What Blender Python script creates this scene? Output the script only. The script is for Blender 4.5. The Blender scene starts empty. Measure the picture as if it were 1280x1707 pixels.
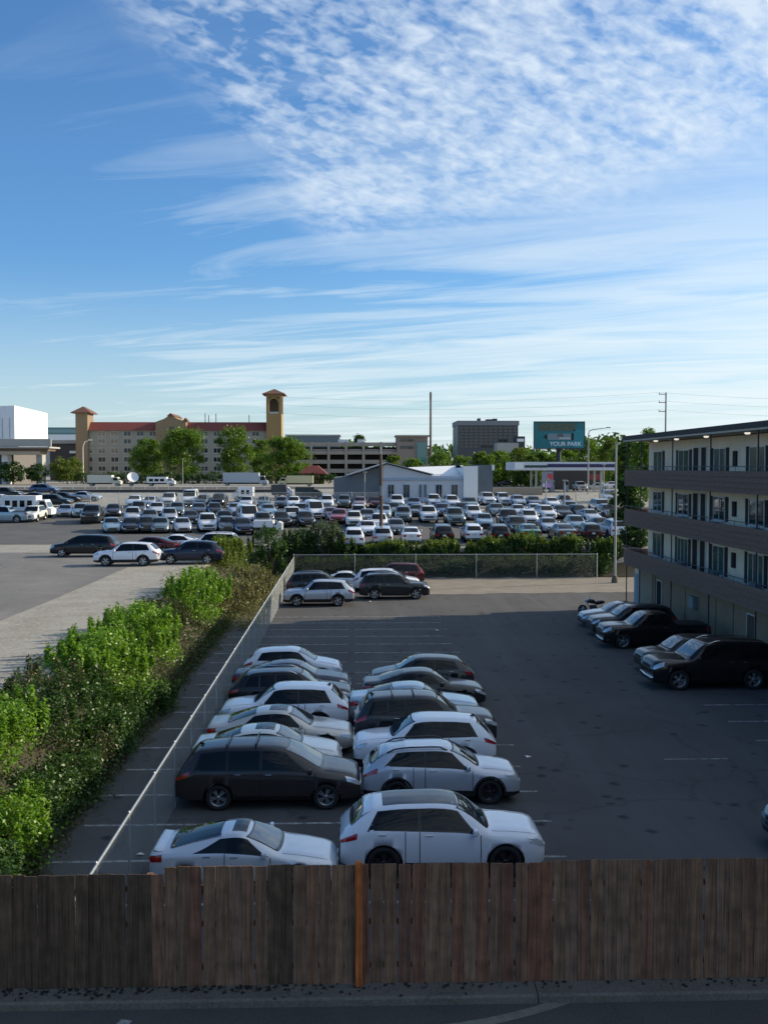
import bpy, math, random
import numpy as np
from mathutils import Vector, Matrix

R = math.radians
rnd = random.Random(7)
sc = bpy.context.scene
col = sc.collection

# ------------------------------------------------------------------ camera
F_PX, W_PX, H_PX = 1720.0, 1280.0, 1707.0
CAM = Vector((0.0, 0.0, 9.6))
YAW, PITCH = math.atan(52.0 / F_PX), math.atan(75.5 / F_PX)
cam_d = bpy.data.cameras.new('camera')
cam_d.sensor_fit = 'VERTICAL'
cam_d.sensor_height = 24.0
cam_d.lens = 24.0 * F_PX / H_PX
cam_d.clip_end = 12000
cam = bpy.data.objects.new('camera', cam_d)
cam.location = CAM
cam.rotation_euler = (R(90) - PITCH, 0, -YAW)
col.objects.link(cam)
sc.camera = cam

# ------------------------------------------------------------------ exposure
sc.view_settings.view_transform = 'Standard'
sc.view_settings.look = 'None'
sc.view_settings.exposure = 0.85
sc.view_settings.gamma = 1.0
sc.render.engine = 'CYCLES'
sc.cycles.max_bounces = 6
sc.cycles.transparent_max_bounces = 8
sc.cycles.use_denoising = True

# ------------------------------------------------------------------ sun and sky
SUN_EL, SUN_AZ = R(22.3), R(15.0)          # azimuth measured from +X towards +Y
sd = bpy.data.lights.new('sun', 'SUN')
sd.energy = 3.6
sd.angle = R(0.55)
sd.color = (1.0, 0.86, 0.66)
so = bpy.data.objects.new('sun', sd)
sdir = Vector((math.cos(SUN_EL) * math.cos(SUN_AZ), math.cos(SUN_EL) * math.sin(SUN_AZ), math.sin(SUN_EL)))
so.rotation_euler = sdir.to_track_quat('Z', 'Y').to_euler()
so.location = (60, 20, 60)
col.objects.link(so)

world = bpy.data.worlds.new('World')
sc.world = world
world.use_nodes = True
wt = world.node_tree
wt.nodes.clear()


def nd(t, typ, **kw):
    n = t.nodes.new(typ)
    for k, v in kw.items():
        if k.startswith('i_'):
            n.inputs[k[2:]].default_value = v
        else:
            setattr(n, k, v)
    return n


def mth(t, op, a, b=None, c=None, clamp=False):
    n = t.nodes.new('ShaderNodeMath')
    n.operation = op
    n.use_clamp = clamp
    for i, v in enumerate((a, b, c)):
        if v is None:
            continue
        if isinstance(v, (int, float)):
            n.inputs[i].default_value = v
        else:
            t.links.new(v, n.inputs[i])
    return n.outputs[0]


def ramp(t, src, stops):
    n = t.nodes.new('ShaderNodeValToRGB')
    el = n.color_ramp.elements
    while len(el) < len(stops):
        el.new(0.5)
    for e, (p, c) in zip(el, stops):
        e.position = p
        e.color = (c, c, c, 1) if isinstance(c, (int, float)) else (c[0], c[1], c[2], 1)
    t.links.new(src, n.inputs[0])
    return n.outputs[0]


def mixc(t, fac, a, b, mode='MIX'):
    n = t.nodes.new('ShaderNodeMix')
    n.data_type = 'RGBA'
    n.blend_type = mode
    for sock, v in ((n.inputs[0], fac), (n.inputs[6], a), (n.inputs[7], b)):
        if isinstance(v, (int, float)):
            sock.default_value = v
        elif isinstance(v, tuple):
            sock.default_value = (v[0], v[1], v[2], 1)
        else:
            t.links.new(v, sock)
    return n.outputs[2]


def build_sky():
    t = wt
    tc = nd(t, 'ShaderNodeTexCoord')
    sky = nd(t, 'ShaderNodeTexSky', sky_type='NISHITA')
    sky.sun_disc = False
    sky.sun_elevation = SUN_EL
    sky.sun_rotation = R(90) - SUN_AZ
    sky.air_density = 1.0
    sky.dust_density = 0.9
    sky.ozone_density = 2.2
    sep = nd(t, 'ShaderNodeSeparateXYZ')
    t.links.new(tc.outputs['Generated'], sep.inputs[0])
    x, y, z = sep.outputs
    zp = mth(t, 'MAXIMUM', z, 0.0)
    den = mth(t, 'ADD', zp, 0.05)
    px = mth(t, 'DIVIDE', x, den)
    py = mth(t, 'DIVIDE', y, den)
    # fine rippled cloud deck, seen on a flat layer high above
    a = R(32)
    rx = mth(t, 'ADD', mth(t, 'MULTIPLY', px, math.cos(a)), mth(t, 'MULTIPLY', py, math.sin(a)))
    ry = mth(t, 'SUBTRACT', mth(t, 'MULTIPLY', py, math.cos(a)), mth(t, 'MULTIPLY', px, math.sin(a)))

    def comb(u, v, w=0.0):
        c = nd(t, 'ShaderNodeCombineXYZ')
        for i, s in enumerate((u, v)):
            t.links.new(s, c.inputs[i])
        c.inputs[2].default_value = w
        return c.outputs[0]

    def noise(vec, scale, detail=4, rough=0.55, dist=0.0):
        n = nd(t, 'ShaderNodeTexNoise')
        n.inputs['Scale'].default_value = scale
        n.inputs['Detail'].default_value = detail
        n.inputs['Roughness'].default_value = rough
        n.inputs['Distortion'].default_value = dist
        t.links.new(vec, n.inputs['Vector'])
        return n.outputs[0]
    plain = comb(px, py)
    den2 = mth(t, 'ADD', zp, 0.30)
    qx, qy = mth(t, 'DIVIDE', x, den2), mth(t, 'DIVIDE', y, den2)
    sx_ = mth(t, 'ADD', mth(t, 'MULTIPLY', qx, math.cos(a)), mth(t, 'MULTIPLY', qy, math.sin(a)))
    sy_ = mth(t, 'SUBTRACT', mth(t, 'MULTIPLY', qy, math.cos(a)), mth(t, 'MULTIPLY', qx, math.sin(a)))
    rip1 = noise(comb(mth(t, 'MULTIPLY', sx_, 0.75), sy_, 3.1), 44.0, 3, 0.5, 0.3)
    rip2 = noise(comb(mth(t, 'MULTIPLY', sx_, 0.35), sy_, 9.1), 15.0, 4, 0.55, 0.4)
    rip = mth(t, 'ADD', mth(t, 'MULTIPLY', rip1, 0.52), mth(t, 'MULTIPLY', rip2, 0.48))
    big = noise(comb(px, py, 7.7), 1.15, 3, 0.5, 0.4)
    # sheet of small clouds: fuller towards the sun, thinning out on the other side
    az = mth(t, 'DIVIDE', x, mth(t, 'MAXIMUM', y, 0.2))
    side = mth(t, 'ADD', mth(t, 'MULTIPLY', az, 0.62), 0.30)
    cover = mth(t, 'ADD', mth(t, 'MULTIPLY', big, 0.9), mth(t, 'SUBTRACT', side, 0.30))
    high = nd(t, 'ShaderNodeMapRange', interpolation_type='SMOOTHSTEP')
    edge = mth(t, 'ADD', mth(t, 'MULTIPLY', mth(t, 'MAXIMUM', mth(t, 'SUBTRACT', -0.02, az), 0.0), 0.92), mth(t, 'MULTIPLY', mth(t, 'MAXIMUM', az, 0.0), 0.12))
    warp = mth(t, 'MULTIPLY', mth(t, 'SUBTRACT', big, 0.5), 0.10)
    t.links.new(mth(t, 'ADD', mth(t, 'SUBTRACT', z, edge), warp), high.inputs[0])
    high.inputs[1].default_value = 0.185
    high.inputs[2].default_value = 0.27
    deck = mth(t, 'MULTIPLY', ramp(t, mth(t, 'ADD', mth(t, 'MULTIPLY', mth(t, 'SUBTRACT', rip, 0.5), 2.0), mth(t, 'MULTIPLY', cover, 0.50)), [(0.04, 0.0), (0.27, 0.45), (0.58, 1.0)]), high.outputs[0])
    # long drawn out veils lower down
    b = R(-24)
    vx = mth(t, 'ADD', mth(t, 'MULTIPLY', px, math.cos(b)), mth(t, 'MULTIPLY', py, math.sin(b)))
    vy = mth(t, 'SUBTRACT', mth(t, 'MULTIPLY', py, math.cos(b)), mth(t, 'MULTIPLY', px, math.sin(b)))
    veil = noise(comb(mth(t, 'MULTIPLY', vx, 0.30), vy, 1.3), 2.0, 7, 0.62, 0.9)
    veil2 = noise(comb(mth(t, 'MULTIPLY', px, 0.55), py, 5.3), 0.55, 5, 0.55, 0.5)
    low = nd(t, 'ShaderNodeMapRange', interpolation_type='SMOOTHSTEP')
    t.links.new(z, low.inputs[0])
    low.inputs[1].default_value = 0.46
    low.inputs[2].default_value = 0.02
    vs = mth(t, 'ADD', mth(t, 'ADD', mth(t, 'MULTIPLY', veil, 0.75), mth(t, 'MULTIPLY', veil2, 0.35)), mth(t, 'MULTIPLY', az, 0.46))
    veils = mth(t, 'MULTIPLY', ramp(t, vs, [(0.49, 0.0), (0.60, 0.5), (0.76, 1.0)]), mth(t, 'MULTIPLY', low.outputs[0], 1.0))
    haze = nd(t, 'ShaderNodeMapRange', interpolation_type='SMOOTHSTEP')
    t.links.new(z, haze.inputs[0])
    haze.inputs[1].default_value = 0.20
    haze.inputs[2].default_value = -0.02
    hz = mth(t, 'MULTIPLY', haze.outputs[0], 0.62)
    skyc = mixc(t, 1.0, sky.outputs[0], (0.47, 0.76, 1.03), 'MULTIPLY')
    c1 = mixc(t, hz, skyc, (4.85, 5.5, 5.65))
    c2 = mixc(t, mth(t, 'MULTIPLY', veils, 0.85), c1, (5.15, 5.75, 6.0))
    c3 = mixc(t, mth(t, 'MULTIPLY', deck, 0.82), c2, (4.7, 5.35, 6.0))
    bg = nd(t, 'ShaderNodeBackground')
    bg.inputs[1].default_value = 0.092
    t.links.new(c3, bg.inputs[0])
    out = nd(t, 'ShaderNodeOutputWorld')
    t.links.new(bg.outputs[0], out.inputs[0])


build_sky()

# ------------------------------------------------------------------ materials
MATS = {}


def mat(name, color, rough=0.6, metal=0.0, spec=0.5, coat=0.0, ior=1.5, var=0.0, scale=3.0, bump=0.0, bscale=40.0, emis=None, emis_s=0.0):
    if name in MATS:
        return MATS[name]
    m = bpy.data.materials.new(name)
    m.use_nodes = True
    t = m.node_tree
    p = t.nodes['Principled BSDF']
    p.inputs['Base Color'].default_value = (*color, 1)
    p.inputs['Roughness'].default_value = rough
    p.inputs['Metallic'].default_value = metal
    p.inputs['IOR'].default_value = ior
    p.inputs['Specular IOR Level'].default_value = spec
    p.inputs['Coat Weight'].default_value = coat
    p.inputs['Coat Roughness'].default_value = 0.03
    if emis:
        p.inputs['Emission Color'].default_value = (*emis, 1)
        p.inputs['Emission Strength'].default_value = emis_s
    tc = None
    if var > 0 or bump > 0:
        tc = nd(t, 'ShaderNodeTexCoord')
    if var > 0:
        n = nd(t, 'ShaderNodeTexNoise')
        n.inputs['Scale'].default_value = scale
        n.inputs['Detail'].default_value = 6
        n.inputs['Roughness'].default_value = 0.65
        t.links.new(tc.outputs['Object'], n.inputs['Vector'])
        k = ramp(t, n.outputs[0], [(0.25, 1 - var), (0.75, 1 + var)])
        t.links.new(mixc(t, 1.0, tuple(color), k, 'MULTIPLY'), p.inputs['Base Color'])
    if bump > 0:
        n2 = nd(t, 'ShaderNodeTexNoise')
        n2.inputs['Scale'].default_value = bscale
        n2.inputs['Detail'].default_value = 3
        t.links.new(tc.outputs['Object'], n2.inputs['Vector'])
        bp = nd(t, 'ShaderNodeBump')
        bp.inputs['Strength'].default_value = bump
        bp.inputs['Distance'].default_value = 0.02
        t.links.new(n2.outputs[0], bp.inputs['Height'])
        t.links.new(bp.outputs[0], p.inputs['Normal'])
    MATS[name] = m
    return m


def paint(name, color, metal=0.0, rough=0.35):
    """car paint with clear coat and a film of road dust"""
    key = 'paint_' + name
    if key in MATS:
        return MATS[key]
    m = mat(key, color, rough=rough, metal=metal, coat=.6 if max(color) < .1 else 1.0, spec=.3 if max(color) < .1 else .5)
    t = m.node_tree
    p = t.nodes['Principled BSDF']
    tc = nd(t, 'ShaderNodeTexCoord')
    n = nd(t, 'ShaderNodeTexNoise')
    n.inputs['Scale'].default_value = 2.2
    n.inputs['Detail'].default_value = 6
    t.links.new(tc.outputs['Object'], n.inputs['Vector'])
    sep = nd(t, 'ShaderNodeSeparateXYZ')
    t.links.new(tc.outputs['Object'], sep.inputs[0])
    lowd = nd(t, 'ShaderNodeMapRange')
    t.links.new(sep.outputs[2], lowd.inputs[0])
    lowd.inputs[1].default_value = 0.75
    lowd.inputs[2].default_value = 0.15
    d = mth(t, 'MULTIPLY', mth(t, 'ADD', mth(t, 'MULTIPLY', lowd.outputs[0], 0.05 if max(color) < .1 else .16), 0.006 if max(color) < .1 else 0.02), ramp(t, n.outputs[0], [(0.35, 0.2), (0.7, 1.0)]))
    t.links.new(mixc(t, d, tuple(color), (0.16, 0.14, 0.12)), p.inputs['Base Color'])
    t.links.new(ramp(t, n.outputs[0], [(0.3, 0.02), (0.75, 0.12)]), p.inputs['Coat Roughness'])
    return m


def ground_mat(name, c0, c1, c2, scale=0.35, fine=30.0, bump=0.35, rough=0.92, cracks=0.0, spots=0.0, streak=0.0):
    if name in MATS:
        return MATS[name]
    m = bpy.data.materials.new(name)
    m.use_nodes = True
    t = m.node_tree
    p = t.nodes['Principled BSDF']
    p.inputs['Roughness'].default_value = rough
    p.inputs['Specular IOR Level'].default_value = 0.3
    tc = nd(t, 'ShaderNodeTexCoord')

    def noise(s, d=5, r=0.6):
        n = nd(t, 'ShaderNodeTexNoise')
        n.inputs['Scale'].default_value = s
        n.inputs['Detail'].default_value = d
        n.inputs['Roughness'].default_value = r
        t.links.new(tc.outputs['Object'], n.inputs['Vector'])
        return n.outputs[0]
    big = noise(scale, 6, 0.62)
    sm = noise(fine, 3, 0.7)
    base = mixc(t, ramp(t, big, [(0.36, 0.0), (0.64, 1.0)]), c0, c1)
    c = mixc(t, ramp(t, sm, [(0.42, 0.0), (0.78, 0.75)]), base, c2)
    if streak > 0:
        mp_ = nd(t, 'ShaderNodeMapping')
        mp_.inputs['Scale'].default_value = (1.1, .06, 1)
        t.links.new(tc.outputs['Object'], mp_.inputs[0])
        n4 = nd(t, 'ShaderNodeTexNoise')
        n4.inputs['Scale'].default_value = 1.0
        n4.inputs['Detail'].default_value = 6
        t.links.new(mp_.outputs[0], n4.inputs['Vector'])
        c = mixc(t, mth(t, 'MULTIPLY', ramp(t, n4.outputs[0], [(.48, 0.0), (.68, 1.0)]), streak), c, (.115, .115, .117))
    if cracks > 0:
        v = nd(t, 'ShaderNodeTexVoronoi', feature='DISTANCE_TO_EDGE')
        v.inputs['Scale'].default_value = 0.16
        n = nd(t, 'ShaderNodeTexNoise')
        n.inputs['Scale'].default_value = 0.9
        n.inputs['Detail'].default_value = 5
        t.links.new(tc.outputs['Object'], n.inputs['Vector'])
        vv = nd(t, 'ShaderNodeVectorMath', operation='MULTIPLY_ADD')
        t.links.new(n.outputs['Color'], vv.inputs[0])
        vv.inputs[1].default_value = (1.6, 1.6, 0)
        t.links.new(tc.outputs['Object'], vv.inputs[2])
        t.links.new(vv.outputs[0], v.inputs['Vector'])
        k = mth(t, 'MULTIPLY', ramp(t, v.outputs['Distance'], [(0.0, 1.0), (0.012, 0.0)]), cracks)
        c = mixc(t, k, c, (0.012, 0.012, 0.013))
    if spots > 0:
        w = nd(t, 'ShaderNodeTexVoronoi')
        w.inputs['Scale'].default_value = 0.85
        t.links.new(tc.outputs['Object'], w.inputs['Vector'])
        n3 = noise(5.0, 4)
        dd = mth(t, 'ADD', w.outputs['Distance'], mth(t, 'MULTIPLY', n3, 0.25))
        k = mth(t, 'MULTIPLY', ramp(t, dd, [(0.20, 1.0), (0.30, 0.0)]), spots)
        c = mixc(t, k, c, (0.018, 0.018, 0.019))
    t.links.new(c, p.inputs['Base Color'])
    bp = nd(t, 'ShaderNodeBump')
    bp.inputs['Strength'].default_value = bump
    bp.inputs['Distance'].default_value = 0.02
    t.links.new(sm, bp.inputs['Height'])
    t.links.new(bp.outputs[0], p.inputs['Normal'])
    MATS[name] = m
    return m


def leaf_mat(name, cols, trans=0.35):
    if name in MATS:
        return MATS[name]
    m = bpy.data.materials.new(name)
    m.use_nodes = True
    t = m.node_tree
    t.nodes.remove(t.nodes['Principled BSDF'])
    g = nd(t, 'ShaderNodeNewGeometry')
    k = len(cols)
    c = ramp(t, g.outputs['Random Per Island'], [(i / (k - 1), cc) for i, cc in enumerate(cols)])
    d = nd(t, 'ShaderNodeBsdfDiffuse')
    tr = nd(t, 'ShaderNodeBsdfTranslucent')
    gl = nd(t, 'ShaderNodeBsdfGlossy')
    gl.inputs['Roughness'].default_value = 0.45
    gl.inputs[0].default_value = (0.6, 0.65, 0.55, 1)
    t.links.new(c, d.inputs[0])
    t.links.new(mixc(t, 1.0, c, (1.25, 1.35, 0.55), 'MULTIPLY'), tr.inputs[0])
    mx = nd(t, 'ShaderNodeMixShader')
    mx.inputs[0].default_value = trans
    t.links.new(d.outputs[0], mx.inputs[1])
    t.links.new(tr.outputs[0], mx.inputs[2])
    m2 = nd(t, 'ShaderNodeMixShader')
    m2.inputs[0].default_value = 0.05
    t.links.new(mx.outputs[0], m2.inputs[1])
    t.links.new(gl.outputs[0], m2.inputs[2])
    t.links.new(m2.outputs[0], t.nodes['Material Output'].inputs[0])
    MATS[name] = m
    return m


def wood_mat(name, cols, streak=1.0):
    """each board takes its own tone from the object's random number"""
    m = bpy.data.materials.new(name)
    m.use_nodes = True
    t = m.node_tree
    p = t.nodes['Principled BSDF']
    p.inputs['Roughness'].default_value = 0.88
    p.inputs['Specular IOR Level'].default_value = 0.25
    oi = nd(t, 'ShaderNodeObjectInfo')
    k = len(cols)
    base = ramp(t, oi.outputs['Random'], [(i / (k - 1), cc) for i, cc in enumerate(cols)])
    tc = nd(t, 'ShaderNodeTexCoord')
    off = nd(t, 'ShaderNodeVectorMath', operation='ADD')
    t.links.new(tc.outputs['Object'], off.inputs[0])
    cb = nd(t, 'ShaderNodeCombineXYZ')
    t.links.new(mth(t, 'MULTIPLY', oi.outputs['Random'], 37.0), cb.inputs[2])
    t.links.new(cb.outputs[0], off.inputs[1])
    mp = nd(t, 'ShaderNodeMapping')
    mp.inputs['Scale'].default_value = (34, 34, 1.1)
    t.links.new(off.outputs[0], mp.inputs[0])
    n = nd(t, 'ShaderNodeTexNoise')
    n.inputs['Scale'].default_value = 1.0
    n.inputs['Detail'].default_value = 6
    n.inputs['Roughness'].default_value = 0.65
    t.links.new(mp.outputs[0], n.inputs['Vector'])
    n2 = nd(t, 'ShaderNodeTexNoise')
    n2.inputs['Scale'].default_value = 3.0
    n2.inputs['Detail'].default_value = 5
    t.links.new(off.outputs[0], n2.inputs['Vector'])
    f = mth(t, 'MULTIPLY', ramp(t, n.outputs[0], [(0.3, 0.45), (0.7, 1.35)]), ramp(t, n2.outputs[0], [(0.3, 0.6), (0.7, 1.2)]))
    t.links.new(mixc(t, 1.0, base, f, 'MULTIPLY'), p.inputs['Base Color'])
    bp = nd(t, 'ShaderNodeBump')
    bp.inputs['Strength'].default_value = 0.4
    bp.inputs['Distance'].default_value = 0.01
    t.links.new(n.outputs[0], bp.inputs['Height'])
    t.links.new(bp.outputs[0], p.inputs['Normal'])
    MATS[name] = m
    return m


# ------------------------------------------------------------------ helpers
def lerp(a, b, t):
    return a + (b - a) * t


class MB:
    """collects shapes; build() links them as one mesh object"""

    def __init__(self):
        self.v, self.f, self.m, self.s = [], [], [], []

    def add(self, vs, fs, mi=0, smooth=False):
        o = len(self.v)
        self.v += [tuple(p) for p in vs]
        for f in fs:
            self.f.append([o + i for i in f])
            self.m.append(mi)
            self.s.append(smooth)
        return self

    def box(self, x0, x1, y0, y1, z0, z1, mi=0, bev=0.0):
        if bev <= 0:
            vs = [(x, y, z) for z in (z0, z1) for y in (y0, y1) for x in (x0, x1)]
            return self.add(vs, [(0, 2, 3, 1), (4, 5, 7, 6), (0, 1, 5, 4), (2, 6, 7, 3), (0, 4, 6, 2), (1, 3, 7, 5)], mi)
        b = min(bev, (x1 - x0) / 2.01, (y1 - y0) / 2.01, (z1 - z0) / 2.01)

        def ring(z, d):
            return [(x0 + d, y0, z), (x1 - d, y0, z), (x1, y0 + d, z), (x1, y1 - d, z), (x1 - d, y1, z), (x0 + d, y1, z), (x0, y1 - d, z), (x0, y0 + d, z)]

        def inset(z):
            return [(x0 + b, y0 + b * .5, z), (x1 - b, y0 + b * .5, z), (x1 - b * .5, y0 + b, z), (x1 - b * .5, y1 - b, z), (x1 - b, y1 - b * .5, z), (x0 + b, y1 - b * .5, z), (x0 + b * .5, y1 - b, z), (x0 + b * .5, y0 + b, z)]
        vs = inset(z0) + ring(z0 + b, b) + ring(z1 - b, b) + inset(z1)
        fs = [tuple(range(7, -1, -1)), tuple(range(24, 32))]
        for k in range(3):
            for i in range(8):
                j = (i + 1) % 8
                fs.append((k * 8 + i, k * 8 + j, k * 8 + 8 + j, k * 8 + 8 + i))
        return self.add(vs, fs, mi)

    def tube(self, pts, r, n=8, mi=0, caps=True, smooth=True):
        pts = [Vector(p) for p in pts]
        if not isinstance(r, (list, tuple)):
            r = [r] * len(pts)
        vs, fs = [], []
        for i, p in enumerate(pts):
            a = pts[max(i - 1, 0)]
            b = pts[min(i + 1, len(pts) - 1)]
            d = (b - a).normalized()
            u = d.orthogonal().normalized() if abs(d.z) < 0.99 else Vector((1, 0, 0))
            if abs(d.z) < 0.99:
                u = d.cross(Vector((0, 0, 1))).normalized()
            w = d.cross(u)
            for k in range(n):
                an = 2 * math.pi * k / n
                vs.append(p + (u * math.cos(an) + w * math.sin(an)) * r[i])
        for i in range(len(pts) - 1):
            for k in range(n):
                k2 = (k + 1) % n
                fs.append((i * n + k, i * n + k2, (i + 1) * n + k2, (i + 1) * n + k))
        self.add(vs, fs, mi, smooth)
        if caps:
            self.add([vs[k] for k in range(n)], [tuple(range(n - 1, -1, -1))], mi)
            self.add(vs[-n:], [tuple(range(n))], mi)
        return self

    def lathe(self, prof, axis='Z', n=20, mi=0, c=(0, 0, 0), smooth=True):
        vs, fs = [], []
        for (r, h) in prof:
            for k in range(n):
                a = 2 * math.pi * k / n
                if axis == 'Z':
                    p = (c[0] + r * math.cos(a), c[1] + r * math.sin(a), c[2] + h)
                else:
                    p = (c[0] + r * math.cos(a), c[1] + h, c[2] + r * math.sin(a))
                vs.append(p)
        for i in range(len(prof) - 1):
            for k in range(n):
                k2 = (k + 1) % n
                fs.append((i * n + k, i * n + k2, (i + 1) * n + k2, (i + 1) * n + k))
        return self.add(vs, fs, mi, smooth)

    def prism(self, pts, axis, a, b, mi=0):
        """extrude a 2D outline along an axis from a to b"""
        def P(p, h):
            return (h, p[0], p[1]) if axis == 'X' else ((p[0], h, p[1]) if axis == 'Y' else (p[0], p[1], h))
        n = len(pts)
        vs = [P(p, a) for p in pts] + [P(p, b) for p in pts]
        fs = [tuple(range(n)), tuple(range(2 * n - 1, n - 1, -1))]
        fs += [(i, n + i, n + (i + 1) % n, (i + 1) % n) for i in range(n)]
        return self.add(vs, fs, mi)

    def grid(self, P, mi=0, smooth=True):
        """P: rows of points"""
        nr, nc = len(P), len(P[0])
        vs = [p for row in P for p in row]
        fs = [(i * nc + j, i * nc + j + 1, (i + 1) * nc + j + 1, (i + 1) * nc + j) for i in range(nr - 1) for j in range(nc - 1)]
        return self.add(vs, fs, mi, smooth)

    def mesh(self, name, mats):
        me = bpy.data.meshes.new(name)
        me.from_pydata(self.v, [], self.f)
        for m in (mats if isinstance(mats, (list, tuple)) else [mats]):
            me.materials.append(m)
        me.polygons.foreach_set('material_index', self.m)
        me.polygons.foreach_set('use_smooth', self.s)
        me.update()
        return me

    def build(self, name, mats, parent=None, loc=None, rot=None):
        return put(name, self.mesh(name, mats), parent, loc, rot)


def put(name, me, parent=None, loc=None, rot=None):
    o = bpy.data.objects.new(name, me)
    col.objects.link(o)
    if parent is not None:
        o.parent = parent
    if loc is not None:
        o.location = loc
    if rot is not None:
        o.rotation_euler = rot
    return o


def tag(o, label=None, cat=None, group=None, kind=None):
    for k, v in (('label', label), ('category', cat), ('group', group), ('kind', kind)):
        if v:
            o[k] = v
    return o


def thing(name, label, cat, loc=(0, 0, 0), rz=0.0, group=None):
    o = bpy.data.objects.new(name, None)
    o.empty_display_size = 0.2
    col.objects.link(o)
    o.location = loc
    o.rotation_euler = (0, 0, rz)
    return tag(o, label, cat, group)


# ------------------------------------------------------------------ terrain heights
LOT_X0, LOT_Y0, LOT_Y1 = -7.5, 16.3, 88.5
TERR = 1.24


def upper(Y):
    if Y < 92:
        return 2.5
    if Y < 172:
        return 2.5 + 0.034 * (Y - 92)
    return 5.22


def sm(t):
    t = max(0.0, min(1.0, t))
    return t * t * (3 - 2 * t)


def HT(X, Y):
    lowz = TERR if Y < 16.25 else -0.03
    sx = sm((LOT_X0 - X) / 3.3)
    sy = sm((Y - LOT_Y1) / 3.5)
    return lerp(lowz, upper(Y), max(sx, sy))


_f = Vector((math.sin(YAW) * math.cos(PITCH), math.cos(YAW) * math.cos(PITCH), -math.sin(PITCH)))
_r = Vector((math.cos(YAW), -math.sin(YAW), 0))
_u = _r.cross(_f)


def ray(px, py):
    return (_f * F_PX + _r * (px - W_PX / 2) + _u * (H_PX / 2 - py)).normalized()


def at_y(px, py, Y):
    """the point of a pixel's line of sight at depth Y"""
    d = ray(px, py)
    return CAM + d * (Y / d.y)


def at_z(px, py, z):
    d = ray(px, py)
    return CAM + d * ((z - CAM.z) / d.z)


def on_ground(px, py):
    """where a pixel's line of sight meets the upper ground"""
    d = ray(px, py)
    s = 40.0
    while s < 1500:
        p = CAM + d * s
        if p.z < upper(p.y):
            return p
        s += 0.25
    return CAM + d * 400


def zpx(py, Y, px=640):
    return at_y(px, py, Y).z

# ------------------------------------------------------------------ cars
M_BLACK = mat('black_plastic', (0.014, 0.014, 0.015), 0.5, bump=0.05)
M_TRIM = mat('gloss_black_trim', (0.008, 0.008, 0.009), 0.18)
M_GLASS = mat('car_glass', (0.006, 0.008, 0.009), 0.03, ior=1.5, spec=0.32)
M_SCREEN = mat('windscreen_glass', (0.03, 0.045, 0.05), 0.03, ior=2.25, spec=0.7)
M_FARG = mat('far_car_glass', (0.008, 0.011, 0.013), 0.06, ior=1.45, spec=0.4)
M_TYRE = mat('tyre_rubber', (0.016, 0.016, 0.017), 0.85, var=0.3, scale=9)
M_RIM = mat('alloy_rim', (0.42, 0.43, 0.45), 0.32, metal=0.85)
M_RIMD = mat('dark_alloy_rim', (0.05, 0.05, 0.055), 0.35, metal=0.7)
M_HEAD = mat('headlight_lens', (0.55, 0.58, 0.60), 0.08, metal=0.35, coat=1.0)
M_TAIL = mat('taillight_lens', (0.32, 0.008, 0.012), 0.12, coat=1.0)
M_CHROME = mat('chrome', (0.7, 0.71, 0.72), 0.12, metal=1.0)
M_PLATE = mat('number_plate', (0.55, 0.58, 0.62), 0.45)
M_SEAM = mat('panel_gap', (0.01, 0.01, 0.01), 0.8)


def pl(points, x):
    if x <= points[0][0]:
        return points[0][1]
    for (x0, a), (x1, b) in zip(points, points[1:]):
        if x <= x1:
            return a + (b - a) * (x - x0) / max(x1 - x0, 1e-6)
    return points[-1][1]


def spl(points, x, r):
    return sum(pl(points, x + r * k / 3.0) * w for k, w in ((-3, 1), (-2, 2), (-1, 3), (0, 4), (1, 3), (2, 2), (3, 1))) / 16.0


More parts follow.
